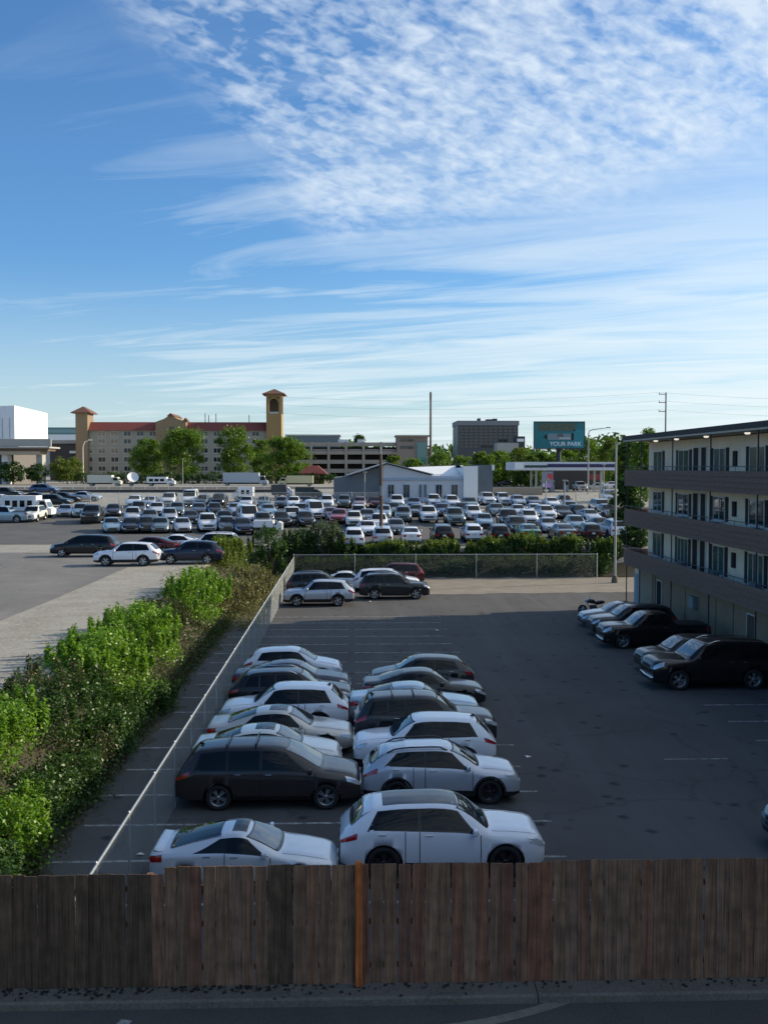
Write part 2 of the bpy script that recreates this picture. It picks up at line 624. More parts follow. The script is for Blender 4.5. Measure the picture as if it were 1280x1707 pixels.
class Shape:
    def __init__(s, L, W, H, nose, cowl, rf, mid, rr, rb, tail, belt, axles, wr, q=None, clad=False, roofw=0.70, bed=False, xb=None, xc=None, rrdrop=0.06, tailw=0.86, box=0.0):
        nose += .06
        s.L, s.W, s.H, s.cowl, s.rf, s.rr, s.rb = L, W, H, cowl, rf, rr, rb
        s.axles, s.wr, s.clad, s.bed = axles, wr, clad, bed
        s.fl = 0.19 if H < 1.6 else 0.25
        s.tailz, s.nosez = tail, nose
        hm = .5 * (.35 + cowl[0])
        s.top = [(0, nose - .24), (.04, nose - .10), (.12, nose - .02), (.30, nose + .035), (hm, lerp(nose + .03, cowl[1], .5) + .025), (cowl[0], cowl[1]), (lerp(cowl[0], rf, .55), lerp(cowl[1], H - .06, .62)), (rf, H - .06), (lerp(rf, mid, .5), H - .014), (mid, H), (lerp(mid, rr, .55), H - .018), (rr, H - rrdrop - .015), (lerp(rr, rb[0], .5), lerp(H - rrdrop - .015, rb[1], .46)), (rb[0], rb[1]), (L - .05, tail - .01), (L, tail - .10)]
        s.belt = [(0, nose - .28), (.3, nose - .09), (cowl[0] - .1, cowl[1] - .11), (rf, belt[0]), (rr, belt[1]), (rb[0], min(rb[1], tail) - .07), (L, tail - .14)]
        s.wt = [(0, .70), (.3, .80), (cowl[0], .85), (rf, roofw + .01), (mid, roofw), (rr, roofw - .02), (rb[0], .80 if not bed else .93), (L, .80 if not bed else .93)]
        s.plan = [(0, .76), (.05, .84), (.18, .92), (.5, .98), (1.1, 1.0), (L - .9, 1.0), (L - .35, .975), (L - .1, .93), (L, tailw)]
        if box:
            s.plan = [(0, .80), (.05, .88), (.18, .94), (.5, .985), (1.1, 1), (L - .4, 1), (L - .05, .98), (L, .95)]
        s.drop = [(0, .05), (cowl[0], .05), (rf, .085), (rr, .085), (rb[0], .05), (L, .05)]
        s.q = q or (rb[0] - .45, rr - .1)
        s.xb = xb or lerp(rf, s.q[1], .42) + .15
        s.xc = xc
        s.cache = {}

    def sec(s, x):
        k = round(x, 5)
        if k in s.cache:
            return s.cache[k]
        w = s.W / 2 * spl(s.plan, x, .04)
        zt = spl(s.top, x, .16 if .4 < x < s.L - .35 else .06)
        ze = zt - spl(s.drop, x, .1)
        zb = min(spl(s.belt, x, .16), ze - .02)
        wt = min(s.W / 2 * spl(s.wt, x, .10), w * .95)
        fl = s.fl + .05 * max(0, 1 - x / .3) + .08 * max(0, 1 - (s.L - x) / .4)
        h = zb - fl
        P = [(0, fl), (.86 * w, fl), (.95 * w, fl + .04), (.99 * w, fl + .28 * h), (w, fl + .58 * h), (.99 * w, fl + .86 * h), (.96 * w, zb)]
        a = P[6]
        for t, bl in ((.35, .018), (.7, .018)):
            P.append((lerp(a[0], wt, t) + bl, lerp(a[1], ze, t)))
        P += [(wt, ze), (wt * .90, lerp(ze, zt, .62)), (wt * .58, zt - .012), (0, zt)]
        s.cache[k] = P
        return P

    def S(s, x, v, side=1, off=0.0):
        def ev(x, v):
            P = s.sec(x)
            i = max(0, min(int(v), len(P) - 2))
            t = v - i
            return Vector((s.L / 2 - x, lerp(P[i][0], P[i + 1][0], t), lerp(P[i][1], P[i + 1][1], t)))
        p = ev(x, v)
        if off:
            e = .02
            x0, x1 = max(0, x - e), min(s.L, x + e)
            dx = ev(x1, v) - ev(x0, v)
            dv = ev(x, min(v + .05, 12)) - ev(x, max(v - .05, 0))
            n = dv.cross(dx)
            if n.length > 1e-9:
                n.normalize()
                if n.y < -1e-6 and v < 9:
                    n = -n
                if v >= 9 and n.z < 0:
                    n = -n
                p = p + n * off
        return Vector((p.x, p.y * side, p.z))

    def arch(s, x):
        z = 0
        for ax in s.axles:
            r = s.wr + .065
            d = abs(x - ax)
            if d < r:
                z = max(z, s.wr + math.sqrt(r * r - d * d))
        return z

    def body(s):
        xs = set(round(v, 4) for v in np.linspace(0, s.L, 50))
        xs |= {.02, .05, .09, .14, s.L - .02, s.L - .05, s.L - .1}
        for ax in s.axles:
            r = s.wr + .065
            xs = {x for x in xs if abs(abs(x - ax) - r) > .02}
            for k in range(0, 13):
                xs.add(round(ax - r * math.cos(math.pi * k / 12), 4))
            xs |= {round(ax - r - .004, 4), round(ax + r + .004, 4)}
        xs = sorted(x for x in xs if 0 <= x <= s.L)
        mb = MB()
        under, sideL, sideR, topg = [], [], [], []
        secs = []
        for x in xs:
            P = list(s.sec(x))
            za = s.arch(x)
            if za > P[2][1]:
                # the point of the flank at the height of the arch
                for i in range(2, 6):
                    if P[i + 1][1] >= za:
                        t = (za - P[i][1]) / max(P[i + 1][1] - P[i][1], 1e-6)
                        ya = lerp(P[i][0], P[i + 1][0], t)
                        break
                else:
                    ya = P[6][0]
                for i in range(2, 7):
                    if P[i][1] < za:
                        P[i] = (ya + .012, za)
                P[0], P[1] = (0, za), (ya - .08, za)
            elif za > P[0][1]:
                P[0], P[1] = (0, za), (P[1][0], za)
            secs.append((s.L / 2 - x, P))
        for X, P in secs:
            under.append([(X, y * sg, z) for sg, ps in ((-1, P[2::-1]), (1, P[1:3])) for (y, z) in ps])
            topg.append([(X, y, z) for (y, z) in P[2:]] + [(X, -y, z) for (y, z) in P[-2:1:-1]])
        mb.grid(under, 1, False)
        n0 = len(mb.f)
        mb.grid(topg, 0, True)
        if s.clad:
            nc = len(topg[0]) - 1
            for i in range(len(topg) - 1):
                xx = xs[i]
                near = min(abs(xx - a) for a in s.axles) < s.wr + .12
                for j in (0, nc - 1):
                    mb.m[n0 + i * nc + j] = 1
                if near:
                    for j in (1, nc - 2):
                        pass
        for idx, rev in ((0, False), (-1, True)):
            X, P = secs[idx]
            ring = [(X, y, z) for (y, z) in P] + [(X, -y, z) for (y, z) in P[-2:0:-1]]
            mb.add(ring, [tuple(range(len(ring)))[::-1 if rev else 1]], 0)
        return mb

    def patch(s, mb, x0f, x1f, v0, v1, side, off, nx=8, nv=5, mi=0):
        rows = []
        for j in range(nv + 1):
            v = lerp(v0, v1, j / nv)
            t = (v - 6) / 3.0
            a, b = x0f(t), x1f(t)
            rows.append([s.S(lerp(a, b, i / nx), v, side, off) for i in range(nx + 1)])
        if side < 0:
            rows = [r[::-1] for r in rows]
        mb.grid(rows, mi, True)

    def toppatch(s, mb, x0, x1, ve, off, mi=0, nx=7, curve=0.0):
        rows = []
        for i in range(nx + 1):
            row = []
            for k in range(-6, 7):
                u = k / 6.0
                x = lerp(x0, x1, i / nx) + curve * (u * u)
                row.append(s.S(x, 12 - abs(u) * (12 - ve), 1 if u >= 0 else -1, off))
            rows.append(row)
        mb.grid(rows, mi, True)


MODELS = {
    'sedan': Shape(4.85, 1.84, 1.46, .74, (1.38, .98), 2.10, 2.55, 3.25, (4.22, 1.09), 1.06, (.97, .99), (.93, 3.75), .335, q=(3.72, 3.25), xc=None, rrdrop=.05),
    'compact_sedan': Shape(4.55, 1.79, 1.45, .74, (1.22, .98), 1.95, 2.4, 3.1, (3.98, 1.08), 1.05, (.97, .99), (.88, 3.54), .32, q=(3.5, 3.1), rrdrop=.05),
    'coupe': Shape(4.4, 1.80, 1.37, .70, (1.32, .95), 2.08, 2.3, 2.75, (3.98, 1.03), 1.02, (.93, .97), (.90, 3.55), .33, q=(3.35, 2.70), xb=2.62, rrdrop=.03),
    'hatchback': Shape(4.3, 1.78, 1.50, .76, (1.10, 1.0), 1.85, 2.3, 3.72, (4.13, 1.05), .96, (.98, 1.03), (.86, 3.45), .325, q=(3.66, 3.45), rrdrop=.08, roofw=.71),
    'crossover': Shape(4.62, 1.85, 1.68, .92, (1.22, 1.10), 1.94, 2.5, 4.02, (4.46, 1.15), 1.05, (1.06, 1.12), (.90, 3.56), .36, q=(3.98, 3.72), clad=True, rrdrop=.07, roofw=.70),
    'lifted_hatchback': Shape(4.45, 1.80, 1.58, .84, (1.15, 1.04), 1.92, 2.4, 3.84, (4.30, 1.10), 1.0, (1.03, 1.11), (.88, 3.52), .35, q=(3.84, 3.45), clad=True, rrdrop=.09, roofw=.69),
    'luxury_suv': Shape(4.78, 1.93, 1.69, .93, (1.30, 1.10), 2.02, 2.6, 4.08, (4.58, 1.18), 1.06, (1.08, 1.15), (.94, 3.78), .385, q=(4.12, 3.86), rrdrop=.07, roofw=.70),
    'suv': Shape(4.85, 1.93, 1.76, .98, (1.32, 1.15), 2.05, 2.6, 4.35, (4.72, 1.2), 1.1, (1.12, 1.14), (.95, 3.80), .385, q=(4.42, 4.22), clad=True, rrdrop=.06, roofw=.72, xc=3.72, box=1),
    'large_suv': Shape(5.15, 2.0, 1.88, 1.08, (1.42, 1.22), 2.1, 2.7, 4.75, (5.05, 1.28), 1.15, (1.18, 1.18), (1.0, 4.0), .40, q=(4.82, 4.66), rrdrop=.05, roofw=.74, xc=3.95, box=1),
    'wagon': Shape(4.8, 1.84, 1.64, .86, (1.30, 1.05), 2.02, 2.6, 4.12, (4.62, 1.12), 1.02, (1.03, 1.07), (.93, 3.68), .36, q=(4.25, 3.95), clad=True, rrdrop=.07, roofw=.70, xc=3.6),
    'minivan': Shape(5.15, 1.99, 1.73, .88, (1.05, 1.10), 2.08, 2.8, 4.62, (5.02, 1.16), 1.02, (1.06, 1.10), (.96, 3.96), .355, q=(4.62, 4.42), rrdrop=.09, roofw=.70, xc=3.72, xb=2.78),
    'pickup_truck': Shape(5.7, 2.0, 1.88, 1.12, (1.55, 1.24), 2.2, 2.7, 3.55, (3.82, 1.27), 1.25, (1.20, 1.20), (1.02, 4.55), .40, q=(3.62, 3.48), rrdrop=.05, roofw=.74, bed=True, box=1),
    'van': Shape(5.5, 2.0, 2.15, .98, (.95, 1.25), 1.75, 2.3, 5.3, (5.42, 1.4), 1.2, (1.25, 1.25), (.95, 4.2), .35, q=(2.7, 2.65), rrdrop=.03, roofw=.80, xb=2.45, box=1, tailw=.93),
}


def rim_mesh(dark=False):
    mb = MB()
    mb.lathe([(0.0, -.012), (.19, -.012), (.235, .01), (.24, .05)], 'Y', 24, 1)
    mb.lathe([(.215, .035), (.225, .055), (.245, .057), (.25, .03), (.24, -.06)], 'Y', 24, 0)
    for k in range(5):
        a = 2 * math.pi * k / 5 + .3
        for da in (-.17, .17):
            c, s_ = math.cos(a + da * .35), math.sin(a + da * .35)
            c2, s2 = math.cos(a + da), math.sin(a + da)
            n1, n2 = (-s_ * .022, c * .022), (-s2 * .02, c2 * .02)
            r0, r1 = .03, .225
            vs = []
            for y in (.0, .046):
                vs += [(c * r0 - n1[0], y, s_ * r0 - n1[1]), (c2 * r1 - n2[0], y - .008, s2 * r1 - n2[1]), (c2 * r1 + n2[0], y - .008, s2 * r1 + n2[1]), (c * r0 + n1[0], y, s_ * r0 + n1[1])]
            mb.add(vs, [(3, 2, 1, 0), (4, 5, 6, 7), (0, 1, 5, 4), (1, 2, 6, 5), (2, 3, 7, 6), (3, 0, 4, 7)], 0)
    mb.lathe([(0, .055), (.04, .052), (.05, .035), (.05, 0)], 'Y', 14, 0)
    return mb.mesh('rim', [M_RIMD if dark else M_RIM, M_TRIM])


def tyre_mesh():
    mb = MB()
    mb.lathe([(.24, -.10), (.30, -.112), (.335, -.095), (.34, -.05), (.34, .05), (.335, .095), (.30, .112), (.24, .10), (.235, .04)], 'Y', 28, 0)
    return mb.mesh('wheel', M_TYRE)


ME_RIM, ME_RIMD, ME_TYRE = rim_mesh(), rim_mesh(True), tyre_mesh()
MODEL_PARTS = {}


def model_parts(key, detail):
    ck = (key, detail)
    if ck in MODEL_PARTS:
        return MODEL_PARTS[ck]
    s = MODELS[key]
    out = []
    L = s.L
    body = s.body()
    t0, t1 = 0.12, 0.93
    x0f = lambda t: lerp(s.cowl[0] + .30, s.rf + .10, t)
    x1f = lambda t: lerp(s.q[0], s.q[1], t)
    for sd in (1, -1):
        s.patch(body, lambda t: x0f(t) - .07, lambda t: x1f(t) + .05, 6.06, 8.93, sd, .003, 12, 5, 1)
    # black surround of the windscreen and of the rear window
    s.toppatch(body, s.cowl[0] - .03, s.rf - .03, 9.6, .003, 1, 8, .10)
    s.toppatch(body, s.rr + .02, s.rb[0] - .01, 9.7, .003, 1, 8, -.05)
    if detail > 1:
        doors = [s.cowl[0] + .22, s.xb] + ([s.xc] if s.xc else []) + ([s.q[0] - .12] if not s.xc and key != 'coupe' else [])
        for sd in (1, -1):
            for xd in doors:
                if abs(xd - s.axles[1]) < s.wr + .1:
                    xd = s.axles[1] - s.wr - .12
                s.patch(body, lambda t: xd - .010, lambda t: xd + .010, 2.4, 6.0, sd, .003, 1, 8, 2)
            s.patch(body, lambda t: s.axles[0] + s.wr + .1, lambda t: s.axles[1] - s.wr - .1, 2.05, 2.55, sd, .006, 6, 1, 1)
        # bonnet shut lines
        rows = []
        for sd in (1, -1):
            rr = [[s.S(lerp(.2, s.cowl[0] - .05, i / 8), 9.55 + w_, sd, .003) for i in range(9)] for w_ in (0, .11)]
            body.grid(rr if sd > 0 else rr[::-1], 2, True)
    if s.clad:
        for sd in (1, -1):
            for ax in s.axles:
                rows = []
                for rr_ in (s.wr + .058, s.wr + .125):
                    row = []
                    for k in range(15):
                        an = math.pi * (-.06 + 1.12 * k / 14)
                        x, z = ax - rr_ * math.cos(an), s.wr + rr_ * math.sin(an)
                        P = s.sec(min(max(x, 0), L))
                        y = P[2][0]
                        for i in range(2, 6):
                            if P[i][1] <= z <= P[i + 1][1]:
                                y = lerp(P[i][0], P[i + 1][0], (z - P[i][1]) / max(P[i + 1][1] - P[i][1], 1e-6))
                        row.append((L / 2 - x, sd * (y + .016), max(z, s.fl)))
                    rows.append(row)
                body.grid(rows if sd > 0 else rows[::-1], 1, True)
    # nose: grille, lower intake, badge bar
    w0 = s.W / 2 * .76
    zg = s.nosez - .24
    body.box(L / 2 - .01, L / 2 + .012, -w0 * .62, w0 * .62, zg - .24, zg - .02, 1)
    body.box(L / 2 - .01, L / 2 + .014, -w0 * .85, w0 * .85, s.fl + .08, s.fl + .19, 1)
    body.box(L / 2 - .005, L / 2 + .02, -w0 * .62, w0 * .62, zg - .14, zg - .115, 3)
    wr_ = s.W / 2 * .86
    body.box(-L / 2 - .014, -L / 2 + .01, -wr_ * .9, wr_ * .9, s.fl + .10, s.fl + .22, 1)
    out.append(('body', body.mesh('body', [M_BLACK, M_TRIM if not s.clad else M_BLACK, M_SEAM, M_CHROME]), 'paint', None))

    def emit(name, mb, m):
        out.append((name, mb.mesh(name, m), None, None))
    mb = MB(); s.toppatch(mb, s.cowl[0] + .05, s.rf - .07, 9.9, .008, 0, 8, .08); emit('windscreen', mb, M_SCREEN if detail > 1 else M_FARG)
    mb = MB(); s.toppatch(mb, s.rr + .07, s.rb[0] - .06, 10.0, .008, 0, 7, -.04); emit('rear_window', mb, M_GLASS)
    for sd in (1, -1):
        mb = MB(); s.patch(mb, x0f, lambda t: s.xb - .035, 6.25, 8.75, sd, .008, 8, 5); emit('side_window', mb, M_GLASS)
        last = (lambda t: s.xc - .035) if s.xc else x1f
        if s.xb < s.q[1] - .2:
            mb = MB(); s.patch(mb, lambda t: s.xb + .035, last, 6.25, 8.75, sd, .008, 8, 5); emit('side_window', mb, M_GLASS)
        if s.xc:
            mb = MB(); s.patch(mb, lambda t: s.xc + .035, x1f, 6.25, 8.75, sd, .008, 8, 5); emit('side_window', mb, M_GLASS)
        # head and tail lamps wrap round the corners
        mb = MB(); s.patch(mb, lambda t: .012, lambda t: .40 + .06 * t, 5.15, 7.6, sd, .008, 6, 4)
        yy = sorted((sd * w0 * .60, sd * w0 * .985)); mb.box(L / 2 - .004, L / 2 + .012, yy[0], yy[1], zg - .115, zg - .005)
        emit('headlight', mb, M_HEAD)
        mb = MB()
        zt_ = s.tailz - .16
        if key in ('sedan', 'compact_sedan', 'coupe', 'pickup_truck'):
            s.patch(mb, lambda t: L - .30, lambda t: L - .012, 4.7, 6.1, sd, .008, 5, 4)
            hh = .17
        else:
            s.patch(mb, lambda t: L - .40 + .10 * abs(t), lambda t: L - .012, 5.15, 6.45, sd, .008, 5, 4)
            hh = .16
        yy = sorted((sd * wr_ * .60, sd * wr_ * .98)); mb.box(-L / 2 - .012, -L / 2 + .004, yy[0], yy[1], zt_ - hh, zt_)
        emit('taillight', mb, M_TAIL)
        if detail > 0:
            mb = MB()
            xm = s.cowl[0] + .36
            p = s.S(xm, 6.2, sd)
            y0, y1 = sorted((p.y + sd * .05, p.y + sd * .24))
            mb.box(p.x - .06, p.x + .06, y0, y1, p.z + .0, p.z + .15, 0, .035)
            ya, yb = sorted((p.y - sd * .02, p.y + sd * .06))
            mb.box(p.x - .025, p.x + .025, ya, yb, p.z + .01, p.z + .05, 1)
            out.append(('mirror', mb.mesh('mirror', [M_BLACK, M_BLACK]), 'paint', None))
        if detail > 1:
            for xd in (s.xb - .22, (s.xc or s.q[0]) - .30):
                mb = MB()
                p = s.S(xd, 5.35, sd, .012)
                mb.box(p.x - .09, p.x + .09, p.y - .012, p.y + .012, p.z - .012, p.z + .014, 0, .006)
                out.append(('door_handle', mb.mesh('door_handle', [M_CHROME]), None, None))
    mb = MB(); mb.box(-L / 2 - .02, -L / 2 - .014, -.16, .16, s.tailz - .34, s.tailz - .18); emit('number_plate', mb, M_PLATE)
    if s.bed:
        mb = MB(); rows = []
        for i in range(6):
            x = lerp(s.rb[0] + .14, L - .10, i / 5)
            rows.append([s.S(x, 12 - abs(u) * 2.9, 1 if u >= 0 else -1, .012) for u in [k / 4 for k in range(-4, 5)]])
        mb.grid(rows, 0, True); emit('bed_cover', mb, M_BLACK)
    for ax in s.axles:
        for sd in (1, -1):
            out.append(('wheel', ME_TYRE, 'wheel', (L / 2 - ax, sd * (s.W / 2 - .125), s.wr, sd, s.wr / .34)))
    MODEL_PARTS[ck] = out
    return out


def strip_extra(o, key, kind):
    s = MODELS[key]
    if kind == 'rails' or kind == 'dark_rails':
        for sd in (1, -1):
            xs = [lerp(s.rf + .15, s.rr - .05, i / 8) for i in range(9)]
            mb = MB()
            pts = [s.S(x, 9.6, sd) + Vector((0, 0, .07 if 0 < i < 8 else .0)) for i, x in enumerate(xs)]
            mb.tube(pts, .022, 6)
            mb.build('roof_rail', M_TRIM if kind == 'dark_rails' else M_CHROME, o)
    if kind == 'bars':
        for x in (lerp(s.rf, s.rr, .34), lerp(s.rf, s.rr, .66)):
            mb = MB()
            a, b = s.S(x, 9.5, 1), s.S(x, 9.5, -1)
            top = s.S(x, 12).z + .06
            mb.tube([a, (a.x, a.y, top), (b.x, b.y, top), b], .022, 6)
            mb.build('roof_crossbar', M_TRIM, o)
    if kind == 'sunroof':
        mb = MB(); s.toppatch(mb, lerp(s.rf, s.rr, .10), lerp(s.rf, s.rr, .62), 10.9, .008); mb.build('sunroof', M_GLASS, o)
    if kind == 'panorama':
        mb = MB(); s.toppatch(mb, s.rf + .0, lerp(s.rf, s.rr, .86), 10.35, .008); mb.build('glass_roof', mat('tinted_roof_glass', (.03, .03, .033), .12, ior=1.5), o)
    if kind == 'ski_box_panel':
        mb = MB(); s.toppatch(mb, lerp(s.rf, s.rr, .12), lerp(s.rf, s.rr, .70), 10.7, .008); mb.build('roof_panel', mat('white_roof_panel', (.72, .74, .76), .3, coat=1), o)
    if kind == 'spoiler':
        mb = MB()
        rows = [[s.S(s.rr + dx, 12 - abs(u) * 2.6, 1 if u >= 0 else -1) + Vector((0, 0, dz)) for u in [k / 5 for k in range(-5, 6)]] for dx, dz in ((-.02, .01), (.12, .035), (.2, .03), (.2, .0))]
        mb.grid(rows)
        mb.build('roof_spoiler', o['_paint_mat'] if False else SPOILER_PAINT[0], o)
    if kind == 'lip':
        mb = MB()
        rows = [[s.S(s.L - .22 + dx, 12 - abs(u) * 3.0, 1 if u >= 0 else -1) + Vector((0, 0, dz)) for u in [k / 5 for k in range(-5, 6)]] for dx, dz in ((-.1, .002), (.04, .02), (.12, .045), (.15, .04), (.14, .005))]
        mb.grid(rows)
        mb.build('boot_spoiler', SPOILER_PAINT[0], o)
    if kind == 'bull_bar':
        mb = MB()
        zz = s.fl + .22
        mb.tube([(s.L / 2 - .25, -.9, zz), (s.L / 2 + .02, -.72, zz), (s.L / 2 + .05, 0, zz), (s.L / 2 + .02, .72, zz), (s.L / 2 - .25, .9, zz)], .055, 8)
        mb.build('front_bumper', M_CHROME, o)
    if kind == 'antenna':
        mb = MB()
        p = s.S(s.rr - .12, 12)
        mb.prism([(p.x - .10, p.z - .01), (p.x + .08, p.z - .01), (p.x - .04, p.z + .075), (p.x - .07, p.z + .075)], 'Y', -.02, .02)
        mb.build('roof_antenna', M_TRIM, o)
    if kind == 'ladder_rack':
        for x in (s.rf + .3, s.rr - .4):
            mb = MB()
            a, b = s.S(x, 9, 1), s.S(x, 9, -1)
            mb.tube([a, (a.x, a.y, s.H + .18), (b.x, b.y, s.H + .18), b], .025, 6)
            mb.build('roof_rack_bar', M_CHROME, o)


SPOILER_PAINT = [None]
PAINTS = {
    'white': ((.80, .81, .83), 0, .3), 'cream white': ((.74, .73, .67), 0, .3), 'pearl white': ((.76, .78, .82), 0, .3),
    'silver': ((.50, .53, .58), .4, .32), 'pale silver': ((.66, .68, .71), .3, .32), 'beige silver': ((.58, .54, .48), .35, .32),
    'light blue': ((.32, .44, .52), .45, .32), 'grey': ((.13, .135, .145), .35, .3), 'dark grey': ((.030, .032, .035), .15, .28),
    'charcoal': ((.016, .017, .019), .1, .28), 'black': ((.006, .0065, .0075), .0, .3), 'dark blue': ((.012, .02, .05), .3, .32),
    'blue': ((.03, .07, .17), .4, .32), 'dark red': ((.09, .010, .012), .3, .32), 'red': ((.28, .018, .02), .1, .3),
    'green': ((.04, .22, .13), .35, .32), 'teal grey': ((.14, .20, .21), .5, .33), 'brown grey': ((.034, .028, .027), .2, .28), 'pink grey': ((.33, .22, .24), .4, .34),
}
CATS = {'sedan': 'car', 'compact_sedan': 'car', 'coupe': 'car', 'hatchback': 'car', 'crossover': 'SUV', 'lifted_hatchback': 'SUV', 'luxury_suv': 'SUV', 'suv': 'SUV', 'large_suv': 'SUV', 'wagon': 'car', 'minivan': 'minivan', 'pickup_truck': 'pickup', 'van': 'van'}
NAMES = {'sedan': 'sedan_car', 'compact_sedan': 'sedan_car', 'coupe': 'coupe_car', 'hatchback': 'hatchback_car', 'crossover': 'crossover_suv', 'lifted_hatchback': 'crossover_suv', 'luxury_suv': 'crossover_suv', 'suv': 'suv', 'large_suv': 'suv', 'wagon': 'estate_car', 'minivan': 'minivan', 'pickup_truck': 'pickup_truck', 'van': 'panel_van'}


def car(key, paintn, x, y, z, heading, label, group=None, scale=1.0, detail=1, extras=(), rim='light', clad_paint=False):
    c, me, ro = PAINTS[paintn]
    pm = paint(paintn.replace(' ', '_'), c, me, ro)
    SPOILER_PAINT[0] = pm
    o = thing(NAMES[key], label, CATS[key], (x, y, z), heading, group)
    o.scale = (scale,) * 3
    for name, mesh, kind, w in model_parts(key, detail):
        if kind == 'wheel':
            a = put('wheel', mesh, o, (w[0], w[1], w[2]), (0, rnd.uniform(0, 6), 0 if w[3] > 0 else math.pi))
            a.scale = (w[4],) * 3
            put('rim', ME_RIMD if rim == 'dark' else ME_RIM, a)
            continue
        p = put(name, mesh, o)
        if kind == 'paint':
            p.material_slots[0].link = 'OBJECT'
            p.material_slots[0].material = pm
    for e in extras:
        strip_extra(o, key, e)
    return o

# ------------------------------------------------------------------ ground, roads, lots
M_ASPH = ground_mat('lot_asphalt', (.055, .0535, .052), (.080, .0775, .075), (.125, .121, .116), .16, 26, .30, cracks=.28, spots=.8, streak=.32)
M_ASPH2 = ground_mat('drive_asphalt', (.055, .052, .048), (.074, .069, .063), (.12, .113, .105), .6, 30, .35, spots=.2)
M_GRAVEL = ground_mat('gravel_ground', (.22, .20, .16), (.30, .28, .235), (.46, .44, .39), .45, 7, .6)
M_UPASPH = ground_mat('worn_asphalt', (.13, .125, .115), (.19, .18, .165), (.25, .24, .22), .25, 24, .35, cracks=.3)
M_DIRT = ground_mat('dry_dirt', (.17, .145, .11), (.24, .21, .165), (.33, .30, .25), .7, 14, .5)
M_BANK = ground_mat('bank_soil', (.030, .028, .018), (.05, .045, .028), (.085, .075, .05), .9, 12, .7)
M_CONC = ground_mat('kerb_concrete', (.085, .076, .062), (.13, .118, .098), (.20, .185, .16), 1.2, 22, .4, spots=.35)
M_LINE = None


def line_mat():
    m = bpy.data.materials.new('worn_line_paint')
    m.use_nodes = True
    t = m.node_tree
    p = t.nodes['Principled BSDF']
    p.inputs['Roughness'].default_value = .8
    tc = nd(t, 'ShaderNodeTexCoord')
    n = nd(t, 'ShaderNodeTexNoise')
    n.inputs['Scale'].default_value = 3.5
    n.inputs['Detail'].default_value = 8
    n.inputs['Roughness'].default_value = .75
    oi = nd(t, 'ShaderNodeObjectInfo')
    off = nd(t, 'ShaderNodeVectorMath', operation='ADD')
    t.links.new(tc.outputs['Object'], off.inputs[0])
    t.links.new(oi.outputs['Location'], off.inputs[1])
    t.links.new(off.outputs[0], n.inputs['Vector'])
    k = ramp(t, n.outputs[0], [(.40, 0.0), (.62, 1.0)])
    t.links.new(mixc(t, k, (.065, .065, .065), (.42, .42, .41)), p.inputs['Base Color'])
    return m


M_LINE = line_mat()


def sheet(name, X, Y, zf, m, hz=0.0):
    mb = MB()
    mb.grid([[(x, y, zf(x, y) + hz) for x in X] for y in Y], 0, True)
    return mb.build(name, m)


XS = [-5000, -1500, -600, -300, -150, -80, -50, -30, -20, -14, -12] + [-10.8 + .3 * i for i in range(12)] + [-5, 0, 10, 20, 30, 45, 80, 150, 300, 600, 1500, 5000]
YS = [-300, -60, -20, 0, 10, 16.2, 16.3] + [20 + 4 * i for i in range(18)] + [88.5, 89, 89.5, 90, 90.5, 91, 91.5, 92, 100, 112, 125, 140, 155, 172, 200, 260, 400, 800, 2000, 6000]
rb = random.Random(3)
_bn = {}


def bumpy(x, y):
    z = HT(x, y)
    if -10.6 < x < -7.6 and 17 < y < 89:
        k = (round(x, 2), round(y, 2))
        z += _bn.setdefault(k, rb.uniform(-.12, .14))
    return z


tag(sheet('ground', XS, YS, bumpy, M_GRAVEL), kind='structure')
lot = tag(sheet('parking_lot', [LOT_X0, 60], [LOT_Y0, LOT_Y1], lambda x, y: 0.0, M_ASPH), kind='structure')
# ragged soil lapping over the edge of the lot
mb = MB()
rows = []
ys = [16.3 + .6 * i for i in range(121)]
for y in ys:
    e = -7.35 + rb.uniform(-.25, .45) + .35 * math.sin(y * .37)
    rows.append([(-10.7, y, HT(-10.7, y) + .02), (-9.9, y, HT(-9.9, y) + .16 + rb.uniform(-.05, .05)), (-9.2, y, HT(-9.2, y) + .15 + rb.uniform(-.06, .06)), (-8.5, y, HT(-8.5, y) + .15 + rb.uniform(-.05, .05)), (-7.9, y, HT(-7.9, y) + .16), (-7.5, y, .11 + rb.uniform(-.02, .04)), (e, y, -.006)])
mb.grid(rows)
tag(mb.build('bank', M_BANK), kind='structure')
# dry dirt apron at the back of the lot
mb = MB()
n = 40
f_, b_ = [], []
for i in range(n + 1):
    x = lerp(5.0, 26, i / n)
    f_.append((x, 76.6 + 1.9 * (x / 26) + rb.uniform(-.25, .25), .012))
    b_.append((x, 88.4, .03))
mb.grid([f_, [(a[0], (a[1] + b[1]) / 2, .02) for a, b in zip(f_, b_)], b_])
tag(mb.build('dirt_apron', M_DIRT), kind='structure')
# soil slope behind the back fence
tag(sheet('back_bank', [-10.7 + 2 * i for i in range(36)], [88.6, 89.4, 90.2, 91, 92.1], lambda x, y: HT(x, y) + .05 + .08 * math.sin(x * 2.1 + y * 3), M_BANK), kind='structure')
